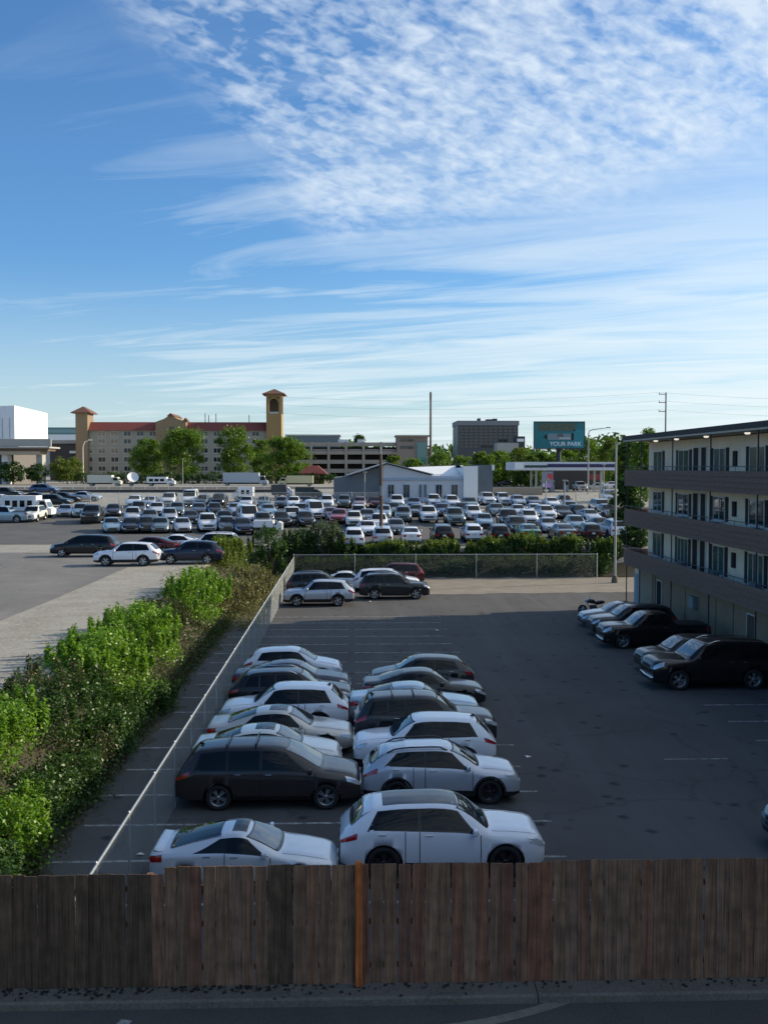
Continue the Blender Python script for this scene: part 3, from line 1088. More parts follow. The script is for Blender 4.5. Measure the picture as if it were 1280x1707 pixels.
# the paved part of the upper lot and the car lot beyond the hedge
rowsx = []
for y in [-60, 10, 20, 30, 40, 48, 56, 64, 72, 80, 86]:
    e = -16.4 + .02 * (y - 48) + .25 * math.sin(y * .7)
    rowsx.append([(-300, y, 2.512), (-40, y, 2.512), (e, y, 2.512)])
mb = MB(); mb.grid(rowsx, 0, False)
tag(mb.build('upper_lot_paving', M_UPASPH), kind='structure')
tag(sheet('car_lot_paving', [-300, -60, -12, 30, 70], [94, 104, 116, 130, 140], lambda x, y: upper(y) + .016, ground_mat('car_lot_asphalt', (.075, .074, .072), (.11, .107, .10), (.16, .155, .15), .3, 20, .3)), kind='structure')
tag(sheet('road', [-600, 0, 600], [205, 222], lambda x, y: 5.24, ground_mat('road_asphalt', (.05, .05, .052), (.065, .065, .066), (.09, .09, .09), .3, 20, .2)), kind='structure')

# painted lines (children of the lot)
me_cache = {}


def line(x0, x1, y, w=.125, z=.005, parent=lot, ang=0.0):
    mb = MB()
    hl = (x1 - x0) / 2
    mb.add([(-hl, -w / 2, 0), (hl, -w / 2, 0), (hl, w / 2, 0), (-hl, w / 2, 0)], [(0, 1, 2, 3)])
    return mb.build('stall_line', M_LINE, parent, ((x0 + x1) / 2, y, z), (0, 0, ang))


for k in range(18):
    y = 22.35 + 2.55 * k
    line(-7.2 + rb.uniform(-.2, .3), -.25, y)
    if y > 22:
        line(.1, 5.35 + rb.uniform(-.1, .25), y)
for y in (35.4, 38.1, 40.8, 46.2, 48.9):
    line(14.1, 19.0, y)
line(10.2, 12.3, 33.2, .08)
for k in range(14):
    y = 22.0 + 3 * k
    o = line(-30, -24.5, y + 24, .12, 2.517, bpy.data.objects['upper_lot_paving'])
# near drive, kerb and retaining wall
tag(sheet('driveway', [-40, 40], [-40, 15.62], lambda x, y: 1.27, M_ASPH2), kind='structure')
mb = MB()
mb.prism([(15.60, 1.15), (15.60, 1.37), (15.63, 1.405), (16.2, 1.415), (16.2, 1.15)], 'X', -40, 2.86)
mb.prism([(15.60, 1.15), (15.60, 1.375), (15.63, 1.41), (16.2, 1.42), (16.2, 1.15)], 'X', 2.875, 40)
tag(mb.build('kerb', M_CONC), kind='structure')
mb = MB()
mb.box(-7.9, 40, 16.24, 16.42, -.1, 1.30)
tag(mb.build('retaining_wall', mat('wall_concrete', (.22, .21, .2), .9, var=.2, scale=2, bump=.2)), 'grey concrete retaining wall below the wooden board fence', 'wall')
# painted stripe and a paler, mottled curved band on the drive
o = line(-3.62, -3.44, 14.95, .75, 1.276, bpy.data.objects['driveway'], -.35); o.name = 'painted_stripe'
mb = MB()
pts = [(1.3 + .3 * i, 14.82 + .018 * i * i * .5 + .05 * i) for i in range(8)]
mb.grid([[(p[0], p[1], 1.276) for p in pts], [(p[0] - .03, p[1] + .20, 1.276) for p in pts]])
mb.build('pale_curve', mat('mottled_beige', (.17, .16, .13), .9, var=.35, scale=9), bpy.data.objects['driveway'])
# clumps of dead leaves and dirt along the kerb foot of the fence
mb = MB()
for i in range(700):
    x = rb.uniform(-7, 8); y = 16.02 - abs(rb.gauss(0, .14)); a = rb.uniform(0, 6.3); s_ = rb.uniform(.012, .04)
    if x > -.5 and rb.random() < .6:
        continue
    z = 1.422
    c, sn = math.cos(a) * s_, math.sin(a) * s_
    mb.add([(x - c, y - sn, z), (x + sn, y - c, z + rb.uniform(0, .03)), (x + c, y + sn, z), (x - sn, y + c, z + rb.uniform(0, .03))], [(0, 1, 2, 3)])
tag(mb.build('leaf_litter', mat('dead_leaves', (.012, .010, .008), .9)), 'dark leaf litter and dirt along the foot of the board fence', 'leaf litter', kind='stuff')

# ------------------------------------------------------------------ wooden board fence
M_WOOD = wood_mat('weathered_boards', [(.20, .118, .072), (.165, .10, .064), (.235, .138, .082), (.19, .122, .083), (.21, .108, .065), (.15, .093, .062)])
M_WOODD = wood_mat('dark_boards', [(.088, .058, .038), (.11, .073, .047), (.08, .054, .036), (.10, .066, .043)])
M_WOODR = wood_mat('red_brown_boards', [(.22, .098, .056), (.175, .085, .054), (.24, .11, .064), (.195, .105, .067), (.155, .078, .052)])
M_POST = wood_mat('new_orange_post', [(.42, .115, .03), (.46, .13, .035)])
fence = thing('board_fence', 'weathered brown wooden board fence standing above the kerb', 'fence', (0, 16.0, 1.427))
x = -9.0
k = 0
while x < 10.5:
    w = rb.uniform(.182, .205)
    lowp = x < -3.12
    if lowp:
        m = M_WOODD if x < -4.2 or rb.random() < .6 else M_WOOD
    elif x < -.9:
        m = M_WOODR if rb.random() < .18 else (M_WOODD if rb.random() < .25 else M_WOOD)
    elif x < 3.1:
        m = M_WOODR if rb.random() < .62 - .22 * abs(x - 1.2) else M_WOOD
    else:
        m = M_WOODR if rb.random() < .12 else M_WOOD
    h = (1.80 if lowp else 1.915 + (.03 if x > 3.1 else 0)) + rb.uniform(-.010, .006)
    mb = MB()
    t = .02
    # dog-eared board, slightly cupped
    mb.prism([(-w / 2, 0), (w / 2, 0), (w / 2, h - .012), (w / 2 - .012, h), (-w / 2 + .012, h), (-w / 2, h - .012)], 'Y', -t / 2, t / 2)
    mb.build('board', m, fence, (x + w / 2, rb.uniform(-.012, .012), rb.uniform(-.003, .003)), (rb.gauss(0, .006), rb.gauss(0, .004), rb.gauss(0, .03)))
    x += w + (rb.choice([.003, .006, .010, .014, .022]) if not lowp else .002)
    k += 1
for z in (.28, .98, 1.55):
    mb = MB(); mb.box(-9, 10.5, .035, .075, z - .045, z + .045); mb.build('rail', M_WOODD, fence)
for xp in (-8.2, -5.7, -3.2, 1.65, 4.1, 6.55, 9.0):
    mb = MB(); mb.box(xp - .045, xp + .045, .078, .168, 0, 1.76); mb.build('post', M_WOOD, fence)
mb = MB(); mb.box(-.055, .055, -.05, .05, 0, 1.985, 0, .008)
tag(mb.build('post', M_POST, fence, (.085, -.075, .0)), 'bright orange-brown newer post')

# ------------------------------------------------------------------ chain-link fences
M_GALV = mat('galvanised_steel', (.46, .48, .47), .45, metal=.6, var=.15, scale=6)
M_WIRE = mat('fence_wire', (.42, .45, .44), .55, metal=.2)


def chain_fence(name, a, b, h, label, post_step=3.0, mesh=.075, wire=.0022, post_r=.032):
    a, b = Vector(a), Vector(b)
    d = b - a
    Ln = Vector((d.x, d.y, 0)).length
    ang = math.atan2(d.y, d.x)
    t = thing(name, label, 'fence', a, ang)
    slope = d.z / Ln
    n = max(1, round(Ln / post_step))
    for i in range(n + 1):
        mb = MB(); u = Ln * i / n
        mb.tube([(u, 0, u * slope), (u, 0, u * slope + h + .03)], post_r * (1.4 if i in (0, n) else 1), 8)
        mb.lathe([(post_r * 1.25, 0), (post_r * .8, .03), (0, .04)], 'Z', 8, 0, (u, 0, u * slope + h + .03))
        mb.build('post', M_GALV, t)
    mb = MB(); mb.tube([(0, 0, h - .02), (Ln, 0, Ln * slope + h - .02)], .030, 8)
    mb.build('top_rail', M_GALV, t)
    mb = MB()
    step = mesh * math.sqrt(2)
    k = int(Ln / step) + int(h / step) + 2
    for i in range(k):
        for s_ in (1, -1):
            u0 = i * step - (h if s_ > 0 else 0)
            u1 = u0 + h * s_ if s_ > 0 else i * step
            ua, ub = (u0, u0 + h) if s_ > 0 else (i * step, i * step - h)
            za, zb = .03, h - .03
            # clip to the run
            pts = []
            for u, z in ((ua, za), (ub, zb)):
                pts.append([u, z])
            (ua, za), (ub, zb) = pts
            if max(ua, ub) < 0 or min(ua, ub) > Ln:
                continue
            def cl(u, z, uo, zo):
                if u < 0:
                    tt = (0 - u) / (uo - u); return 0, z + (zo - z) * tt
                if u > Ln:
                    tt = (Ln - u) / (uo - u); return Ln, z + (zo - z) * tt
                return u, z
            A, B = cl(ua, za, ub, zb), cl(ub, zb, ua, za)
            y = .004 * s_
            p, q = Vector((A[0], y, A[1] + A[0] * slope)), Vector((B[0], y, B[1] + B[0] * slope))
            dd = (q - p)
            if dd.length < .02:
                continue
            nrm = Vector((-dd.z, 0, dd.x)).normalized() * wire
            yo = Vector((0, wire, 0))
            mb.add([p + nrm, p - nrm, q - nrm, q + nrm, p + yo, q + yo, p - yo, q - yo], [(0, 4, 5, 3), (4, 1, 2, 5), (1, 6, 7, 2), (6, 0, 3, 7)])
    tag(mb.build('wire_mesh', M_WIRE, t), kind='stuff')
    return t


chain_fence('chain_link_fence', (-5.0, 17.0, 0), (-5.05, 88.0, 0), 1.85, 'grey chain-link fence along the bank of green bushes', 3.0, wire=.0012, post_r=.022)
chain_fence('chain_link_fence', (-5.05, 88.05, 0), (21.0, 88.05, 0), 2.1, 'chain-link fence in front of the dark hedge at the back of the lot', 5.6, wire=.0012)

# ------------------------------------------------------------------ motel
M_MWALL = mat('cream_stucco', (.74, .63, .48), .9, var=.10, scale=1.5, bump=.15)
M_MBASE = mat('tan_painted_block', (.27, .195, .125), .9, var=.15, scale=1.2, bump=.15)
M_BAND = mat('brown_shingle_band', (.17, .10, .07), .85, var=.35, scale=5, bump=.3, bscale=25)
M_SOFF = mat('soffit_paint', (.50, .45, .37), .85, var=.1)
M_FASC = mat('dark_roof_edge', (.045, .04, .038), .8, var=.2)
M_DOOR = mat('dark_door', (.014, .012, .013), .7, spec=.2)
M_BLUED = mat('blue_door', (.20, .33, .42), .55)
M_FRAME = mat('white_window_frame', (.55, .56, .55), .5)
M_PANE = mat('motel_glass', (.020, .045, .042), .04, ior=1.7)
M_CURT = mat('green_curtain_glass', (.055, .10, .09), .10, ior=1.6, var=.25, scale=4)
M_SHUT = mat('dark_shutter', (.014, .015, .016), .7, spec=.2)
M_STEEL = mat('dark_steel', (.045, .05, .055), .5, metal=.3)
M_AC = mat('aircon_grey', (.20, .23, .25), .6)
M_LAMP = mat('lamp_globe', (.8, .78, .72), .3, emis=(1, .93, .8), emis_s=.45)
MX, WX = 18.5, 20.05
MY0, MY1 = 6.0, 69.5
FLO = [3.33, 6.03, 8.68]
ROOF = 11.28
mot = thing('motel_building', 'three-storey cream motel with brown balcony bands over a tan ground floor', 'building', (WX, MY1, 0))
MO = Vector((-WX, -MY1, 0))


def mp(name, mb, m):
    mb.v = [(v[0] + MO.x, v[1] + MO.y, v[2]) for v in mb.v]
    return mb.build(name, m, mot)


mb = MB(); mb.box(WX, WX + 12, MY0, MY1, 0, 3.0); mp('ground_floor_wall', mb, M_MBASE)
for i, z in enumerate(FLO):
    zt = (FLO + [ROOF + .25])[i + 1] - .30
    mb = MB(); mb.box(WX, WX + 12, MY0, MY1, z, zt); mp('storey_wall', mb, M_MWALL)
    mb = MB(); mb.box(MX + .05, WX + 12.05, MY0, MY1 + .16, z - .33, z - .002); mp('floor_slab', mb, M_SOFF)
    # shingled balcony band: three overlapping courses
    for c in range(4):
        mb = MB()
        z0 = z - .36 + c * .265
        mb.prism([(MX - .06, z0), (MX + .02, z0), (MX + .02, z0 + .275), (MX - .02, z0 + .275)], 'Y', MY0, MY1 + .22)
        mp('shingle_course', mb, M_BAND)
    mb = MB(); mb.box(MX + .02, WX + 1.0, MY1 + .18, MY1 + .24, z - .36, z + .68); mp('end_band', mb, M_BAND)
    mb = MB()
    mb.tube([(MX, MY0, z + .93), (MX, MY1 + .2, z + .93)], .022, 6)
    for k in range(24):
        y = MY1 + .15 - k * 1.55
        mb.tube([(MX, y, z + .66), (MX, y, z + .93)], .014, 5)
    mp('handrail', mb, M_STEEL)
mb = MB(); mb.box(MX - .15, WX + 12.4, MY0, MY1 + .30, ROOF, ROOF + .10); mp('roof_soffit', mb, M_SOFF)
mb = MB(); mb.box(MX - .2, WX + 12.5, MY0, MY1 + .35, ROOF + .103, ROOF + .38); mp('roof', mb, M_FASC)
for yp in (69.4, 66.2, 59.6, 53.2, 46.9, 40.6, 34.3):
    mb = MB()
    mb.box(MX + .05, MX + .11, yp - .03, yp + .03, .0, ROOF)
    mp('post', mb, M_STEEL)


def window(y0, y1, z0, z1, m, nm=1, shut=(True, True), tall=False):
    f = MB(); X = WX
    fw = .06
    f.box(X - .05, X - .004, y0, y1, z1 - fw, z1); f.box(X - .05, X - .004, y0, y1, z0, z0 + fw)
    f.box(X - .05, X - .004, y0, y0 + fw, z0 + fw, z1 - fw); f.box(X - .05, X - .004, y1 - fw, y1, z0 + fw, z1 - fw)
    for k in range(nm):
        yy = lerp(y0, y1, (k + 1) / (nm + 1))
        f.box(X - .045, X - .004, yy - .025, yy + .025, z0 + fw, z1 - fw)
    f.box(X - .09, X - .003, y0 - .05, y1 + .05, z0 - .06, z0 - .003)
    fo = mp('window', f, M_FRAME)
    g = MB(); g.box(X - .02, X - .006, y0 + fw, y1 - fw, z0 + fw + .002, z1 - fw - .002)
    g.v = [(v[0] + MO.x, v[1] + MO.y, v[2]) for v in g.v]
    g.build('pane', m, fo)
    for s_, yy in ((shut[0], y0 - .46), (shut[1], y1 + .06)):
        if s_:
            s2 = MB(); s2.box(X - .035, X - .003, yy, yy + .40, z0, z1); mp('shutter', s2, M_SHUT)


def door(y0, y1, z0, h=2.02, m=M_DOOR):
    d = MB(); d.box(WX - .04, WX - .003, y0, y1, z0 + .01, z0 + h); o = mp('door', d, m)
    f = MB()
    f.box(WX - .06, WX - .002, y0 - .07, y0 - .002, z0 + .01, z0 + h + .07); f.box(WX - .06, WX - .002, y1 + .002, y1 + .07, z0 + .01, z0 + h + .07)
    f.box(WX - .06, WX - .002, y0 - .002, y1 + .002, z0 + h + .002, z0 + h + .07)
    mp('door_frame', f, M_FRAME)
    k = MB(); k.lathe([(0, -.03), (.03, -.02), (.03, 0)], 'Z', 8, 0, (WX - .06 + MO.x, y0 + .1 + MO.y, z0 + 1)); k.build('handle', M_CHROME, o)


for i, z in enumerate(FLO):
    zl = z + (.62 if i > 0 else .35)
    zh = z + 1.95
    g1 = M_CURT if i != 1 else M_PANE
    window(66.4, 68.3, zl, zh, g1, 1, (True, False))
    for base in (63.5, 52.1, 40.7):
        window(base - 2.45, base - .45, zl, zh, g1 if base > 60 else (M_CURT if i != 1 else M_PANE), 1 if i else 2)
        door(base - 4.2, base - 3.3, z)
        door(base - 5.5, base - 4.65, z)
        window(base - 8.5, base - 6.7, zl, zh, M_CURT if i != 1 else M_PANE, 1)
        b2 = MB(); b2.box(WX - .10, WX - .003, base - 10.15, base - 9.7, z + .95, z + 1.75); mp('meter_box', b2, M_SHUT)
        for ya in (base - 2.4, base - 7.9):
            a = MB(); a.box(WX - .42, WX - .12, ya, ya + .85, z + .02, z + .55, 0, .02); mp('air_conditioner', a, M_AC)
    for ya in (65.4, 61.2, 56.0, 50.1, 44.5):
        lm = MB(); zc = (FLO + [ROOF])[i + 1] - (.33 if i < 2 else 0)
        lm.lathe([(.13, 0), (.15, -.04), (.10, -.09), (0, -.10)], 'Z', 12, 0, (19.3 + MO.x, ya + MO.y, zc - .003)); lm.build('ceiling_lamp', M_LAMP if i == 2 else mat('lamp_off', (.7, .69, .65), .3), mot)
# ground floor: white pier, blue door, wall joints, doors
mb = MB(); mb.box(WX - .9, WX - .003, 68.5, 69.45, 0, 2.96); mp('corner_pier', mb, M_MWALL)
d = MB(); d.box(WX - .86, WX - .2, 69.452, 69.49, .02, 2.3); mp('door', d, M_BLUED)
d = MB(); d.box(WX - .95, WX - .902, 68.6, 69.4, .02, 2.4); mp('door', d, M_BLUED)
for y in (67.6, 61.5, 56.2, 53.6, 47.9, 43.0):
    j = MB(); j.box(WX - .012, WX - .002, y - .03, y + .03, .05, 2.95); mp('wall_joint', j, M_SHUT)
door(50.6, 51.6, .02, 2.1, mat('brown_door', (.07, .045, .035), .6))
door(66.2, 67.2, .02, 2.1)
door(45.2, 46.1, .02, 2.1, MATS['brown_door'])
w = MB(); w.box(WX - .3, WX - .003, 59.2, 60.1, 1.3, 2.0, 0, .02); mp('utility_box', w, M_AC)

# ------------------------------------------------------------------ vehicles in the near lot
E, Wst = 0.0, math.pi
G1 = 'cars parked against the chain-link fence'


def lotcar(key, pn, x0, x1, y, head, label, **kw):
    s = MODELS[key]
    sc_ = kw.pop('scale', 1.0)
    w = s.L * sc_
    xc = (x0 + w / 2) if x1 is None else ((x1 - w / 2) if x0 is None else (x0 + x1) / 2)
    return car(key, pn, xc, y, 0.006, head + kw.pop('da', 0.0), label, scale=sc_, detail=2, **kw)


lotcar('coupe', 'pale silver', -4.52, -.42, 23.7, E, 'silver two-door coupe with dark sunroof beside the board fence', extras=('sunroof', 'lip'), da=-.02, scale=.95)
lotcar('minivan', 'brown grey', -4.95, .2, 29.5, E, 'dark brown-grey minivan with two black roof crossbars', extras=('bars', 'antenna'))
lotcar('compact_sedan', 'cream white', None, -.38, 32.3, E, 'off-white compact sedan with sunroof hidden behind the dark minivan', extras=('sunroof',))
lotcar('sedan', 'beige silver', -4.84, .02, 34.8, E, 'beige-silver sedan with sunroof between white cars by the chain-link fence', extras=('sunroof',))
lotcar('crossover', 'white', -4.8, -.17, 37.6, Wst, 'white crossover parked nose to the chain-link fence', extras=('antenna',))
lotcar('wagon', 'black', -4.72, -.1, 40.5, E, 'black estate car with silver roof rails beside a white crossover', extras=('rails',))
lotcar('sedan', 'dark blue', None, -.12, 43.2, E, 'dark blue sedan between a black estate and a white hatchback')
lotcar('hatchback', 'pearl white', -4.85, -.5, 46.2, E, 'pale white hatchback at the end of the row by the chain-link fence', extras=('spoiler',))
lotcar('luxury_suv', 'pearl white', -.27, 4.46, 24.5, E, 'white crossover with dark glass roof beside the board fence', extras=('panorama', 'spoiler'), rim='dark')
lotcar('lifted_hatchback', 'silver', .34, 4.72, 29.7, E, 'silver lifted hatchback with roof rails and pale roof panel, black wheels', extras=('dark_rails', 'ski_box_panel', 'spoiler'), rim='dark')
lotcar('crossover', 'white', .04, 4.5, 32.9, Wst, 'white crossover with its tail to the open lane', extras=('antenna',), scale=.97)
lotcar('suv', 'dark grey', .02, 4.95, 35.6, E, 'dark grey SUV with two roof crossbars', extras=('bars', 'antenna'), rim='dark')
lotcar('sedan', 'light blue', None, 4.75, 38.6, E, 'pale teal-blue sedan behind a dark grey SUV')
lotcar('sedan', 'charcoal', .42, None, 41.3, E, 'charcoal sedan between a pale blue sedan and a dark hatchback')
lotcar('hatchback', 'dark grey', None, 5.1, 43.9, Wst, 'dark grey hatchback last in the middle row with its tail to the lane', scale=1.02)
lotcar('crossover', 'silver', -4.85, .16, 71.6, Wst, 'silver crossover parked in front of a dark SUV at the back', scale=1.06)
lotcar('suv', 'charcoal', .43, 5.6, 75.2, E, 'charcoal SUV with silver wheels before a white minivan', scale=1.05, extras=('rails',))
lotcar('suv', 'dark grey', -4.9, None, 76.3, E, 'dark SUV squeezed behind the silver crossover at the back', scale=1.03, extras=('rails',))
lotcar('sedan', 'white', -2.8, None, 80.6, E, 'white sedan at the back corner by the hedge')
lotcar('minivan', 'white', .0, 5.2, 79.8, E, 'white minivan between the charcoal and the dark red SUV')
lotcar('suv', 'dark red', 1.0, 5.7, 84.2, Wst, 'dark red SUV right in front of the back fence')
G2 = 'dark vehicles parked nose out at the motel'
lotcar('large_suv', 'black', 12.85, None, 44.6, Wst, 'black SUV with chrome front bumper parked under the balcony', extras=('bull_bar', 'rails'), da=.03, scale=1.09)
lotcar('crossover', 'charcoal', 13.4, None, 47.9, Wst, 'charcoal crossover hidden behind a black SUV at the motel', da=.03)
lotcar('pickup_truck', 'black', 13.2, None, 54.6, Wst, 'black pickup truck with chrome front bumper at the motel', extras=('bull_bar',))
lotcar('suv', 'dark grey', 13.5, None, 58.3, Wst, 'dark grey SUV parked between two dark vehicles at the motel')
lotcar('sedan', 'grey', 13.7, None, 61.7, Wst, 'grey sedan last of the cars nosed out from the motel')
lotcar('crossover', 'teal grey', 10.5, None, 25.2, Wst, 'grey-green crossover alone in the open lane by the board fence')

# motorcycle beside the far end of the motel
mc = thing('motorcycle', 'small dark motorcycle with chrome handlebars at the end of the motel cars', 'motorcycle', (15.6, 66.3, .006), math.pi * .92)
for xw in (-.68, .68):
    w = put('wheel', ME_TYRE, mc, (xw, 0, .31)); w.scale = (.9, .55, .9); put('rim', ME_RIM, w)
mb = MB(); mb.tube([(.68, .0, .31), (.50, 0, .78), (.42, 0, 1.0)], .03, 8); mb.build('fork', M_CHROME, mc)
mb = MB(); mb.tube([(.20, .38, 1.04), (.36, .30, 1.08), (.43, 0, 1.02), (.36, -.30, 1.08), (.20, -.38, 1.04)], .018, 8); mb.build('handlebar', M_CHROME, mc)
mb = MB(); mb.tube([(.40, 0, .82), (.22, 0, .88), (0, 0, .84), (-.12, 0, .76)], [.07, .15, .14, .06], 12); mb.build('fuel_tank', paint('black', *PAINTS['black']), mc)
mb = MB(); mb.tube([(-.05, 0, .74), (-.25, 0, .76), (-.55, 0, .82), (-.72, 0, .84)], [.08, .13, .12, .05], 10); mb.build('seat', M_BLACK, mc)
mb = MB(); mb.box(-.22, .24, -.15, .15, .28, .62, 0, .06); mb.build('engine', M_STEEL, mc)
mb = MB(); mb.tube([(-.68, .09, .31), (-.2, .09, .42), (.3, .05, .5), (.42, 0, .85)], .03, 6); mb.tube([(-.68, -.09, .31), (-.2, -.09, .42)], .03, 6); mb.build('frame', M_STEEL, mc)
mb = MB(); mb.tube([(.1, -.16, .32), (-.4, -.18, .28), (-.85, -.18, .34)], [.03, .045, .05], 8); mb.build('exhaust', M_CHROME, mc)
mb = MB(); mb.lathe([(0, .09), (.09, .06), (.1, -.02), (.0, -.06)], 'Z', 12, 0, (.52, 0, .86)); mb.build('headlight', M_HEAD, mc)

# ------------------------------------------------------------------ foliage
M_LBR = leaf_mat('bright_leaves', [(.08, .17, .015), (.13, .25, .02), (.19, .33, .035), (.10, .20, .02), (.24, .37, .06)], .42)
M_LDK = leaf_mat('dark_leaves', [(.024, .062, .015), (.04, .092, .02), (.058, .122, .026), (.033, .075, .018), (.085, .14, .035)], .3)
M_LRD = leaf_mat('reddish_leaves', [(.035, .07, .02), (.05, .09, .025), (.10, .05, .035), (.045, .085, .022), (.075, .11, .035)], .3)
M_LYE = leaf_mat('yellow_green_leaves', [(.08, .13, .02), (.14, .20, .03), (.11, .16, .025), (.20, .23, .05), (.07, .12, .02)], .38)
M_LDRY = leaf_mat('dry_grass_leaves', [(.16, .14, .07), (.20, .17, .08), (.11, .13, .05), (.24, .20, .11)], .3)
M_LTR = leaf_mat('tree_leaves', [(.065, .125, .014), (.105, .185, .02), (.15, .24, .03), (.08, .145, .018)], .38)
M_LGY = leaf_mat('grey_green_leaves', [(.08, .11, .06), (.12, .15, .085), (.06, .09, .045), (.15, .18, .11)], .3)
M_LCON = leaf_mat('conifer_needles', [(.014, .03, .014), (.02, .04, .018), (.028, .05, .022)], .15)
M_BARK = mat('bark', (.07, .052, .04), .9, var=.3, scale=4, bump=.4)
npr = np.random.default_rng(11)


def leaf_mesh(name, cen, size, m, up=0.5, slim=0.55):
    n = len(cen)
    d = npr.normal(size=(n, 3))
    d[:, 2] = d[:, 2] * .7 - .15
    d /= np.linalg.norm(d, axis=1)[:, None]
    nn = npr.normal(size=(n, 3)); nn[:, 2] = np.abs(nn[:, 2]) + up
    s = np.cross(d, nn); s /= (np.linalg.norm(s, axis=1)[:, None] + 1e-9)
    sz = (size * npr.uniform(.6, 1.35, n))[:, None]
    fold = np.cross(s, d) * sz * .12
    V = np.stack([cen - d * sz * .5, cen + s * sz * slim * .5 + fold, cen + d * sz * .5, cen - s * sz * slim * .5 + fold], 1).reshape(-1, 3)
    me = bpy.data.meshes.new(name)
    me.vertices.add(4 * n); me.vertices.foreach_set('co', V.astype(np.float32).ravel())
    me.loops.add(4 * n); me.loops.foreach_set('vertex_index', np.arange(4 * n, dtype=np.int32))
    me.polygons.add(n)
    me.polygons.foreach_set('loop_start', np.arange(0, 4 * n, 4, dtype=np.int32))
    me.polygons.foreach_set('loop_total', np.full(n, 4, dtype=np.int32))
    me.materials.append(m)
    me.update(calc_edges=True)
    return me


def clump_points(cl, per):
    """leaf centres: denser near the outside of every clump"""
    out = []
    for c, r in cl:
        k = per
        d = npr.normal(size=(k, 3)); d /= np.linalg.norm(d, axis=1)[:, None]
        rad = npr.uniform(.12, 1.0, k) ** .55 * npr.uniform(.75, 1.3, k)
        out.append(np.array(c)[None] + d * rad[:, None] * np.array(r)[None])
    return np.concatenate(out)


def bush(label, X, Y, rx, ry, ztop, m, n=9000, size=.13, ncl=46, group=None, zb=None, cat='bush', name='bush', m2=None):
    z0 = HT(X, Y) if zb is None else zb
    t = thing(name, label, cat, (X, Y, z0), 0, group)
    h = ztop - z0
    cl = []
    for i in range(ncl):
        a = rnd.uniform(0, 6.283); q = math.sqrt(rnd.random())
        zz = rnd.uniform(.12, .98)
        k = math.sqrt(max(.08, 1 - (zz - .32) ** 2 / .5)) * q
        px_, py_ = math.cos(a) * rx * k * .9, math.sin(a) * ry * k * .9
        g = HT(X + px_, Y + py_) - z0
        r = rnd.uniform(.26, .62)
        z = max(g + .12, h * zz - r * .5)
        cl.append(((px_, py_, z), (r * (.8 + rx * .25), r * (.8 + ry * .25), r * 1.0)))
    # sprays that stick out of the outline
    for i in range(ncl):
        a = rnd.uniform(0, 6.283)
        k = rnd.uniform(.5, 1.08)
        cl.append(((math.cos(a) * rx * k, math.sin(a) * ry * k, h * rnd.uniform(.55, 1.1) * (1.12 - .45 * k)), (.13, .13, .42)))
    pts = clump_points(cl, max(20, n // len(cl)))
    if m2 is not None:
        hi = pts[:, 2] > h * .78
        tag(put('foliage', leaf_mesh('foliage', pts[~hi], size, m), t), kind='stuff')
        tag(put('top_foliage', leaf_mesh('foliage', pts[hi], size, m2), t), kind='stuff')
    else:
        tag(put('foliage', leaf_mesh('foliage', pts, size, m), t), kind='stuff')
    mb = MB()
    for i in range(7):
        a = rnd.uniform(0, 6.283); e = rnd.uniform(.3, .75)
        mb.tube([(0, 0, -.15), (math.cos(a) * rx * e * .4, math.sin(a) * ry * e * .4, h * .35), (math.cos(a) * rx * e, math.sin(a) * ry * e, h * .75)], [.035, .025, .008], 5)
    mb.build('stems', M_BARK, t)
    return t


bush('bright green bush at the corner of the bank and the board fence', -9.7, 22.2, 1.3, 2.4, 2.75, M_LBR, 9000, .12)
bush('low green bush spreading at the foot of the bank by the board fence', -8.4, 24.3, 1.1, 2.0, 1.7, M_LBR, 7000, .11)
bush('bright green bush at the gravel edge nearest the board fence', -10.3, 24.6, 1.2, 1.9, 3.0, M_LBR, 9000, .12)
bush('bright yellow-green bush on the bank before the reddish bush', -9.9, 27.6, 1.4, 2.5, 3.25, M_LBR, 12000, .13)
bush('dark bush with reddish-brown twig tips on the bank', -9.4, 32.2, 1.5, 2.9, 3.35, M_LDK, 13000, .11, m2=M_LRD)
bush('low olive bush at the foot of the bank below the reddish bush', -8.1, 31.0, .9, 2.6, 1.35, M_LRD, 6000, .10)
for i, Y_ in enumerate((18.6, 20.8, 26.8, 29.2, 33.6, 36.6, 40.5)):
    bush('low dark green undergrowth bush at the foot of the bank', -8.15 + .25 * math.sin(i * 2.3), Y_, .95, 1.9, 1.55 - .05 * (i > 5) * i + .25 * math.sin(i * 1.7), M_LDK, 6500, .11, 34, 'undergrowth at the foot of the bank')
bush('large bright green bush in the middle of the bank', -9.3, 38.0, 1.75, 3.2, 3.55, M_LBR, 17000, .14, 60)
bush('bright green bush, tallest of the bank, beside the gravel edge', -9.2, 43.6, 1.8, 3.2, 3.8, M_LBR, 17000, .14, 60)
bush('small olive-green bush in the gap between two bright green bushes', -9.5, 51.2, 1.2, 1.9, 2.95, M_LRD, 7000, .13)
bush('rounded bright green bush farthest along the bank', -8.9, 58.8, 1.8, 3.6, 3.8, M_LBR, 14000, .15, 56)
bush('dry yellowish brush at the far end of the bank', -7.9, 67.0, 1.8, 3.6, 2.4, M_LDRY, 7000, .15)
bush('straw-coloured tall weeds beside the far fence corner', -7.2, 75.0, 1.4, 3.8, 2.4, M_LDRY, 7000, .16)
bush('olive brush between the weeds and the parked blue SUV', -9.6, 79.0, 1.9, 3.6, 4.2, M_LYE, 8000, .17)
bush('dark leafy bush behind the corner of the chain-link fence', -7.0, 88.0, 2.0, 2.4, 4.5, M_LDK, 9000, .17)
bush('dark green bush left of the grey-green shrub', -4.6, 90.6, 1.5, 1.6, 4.2, M_LDK, 7000, .17)
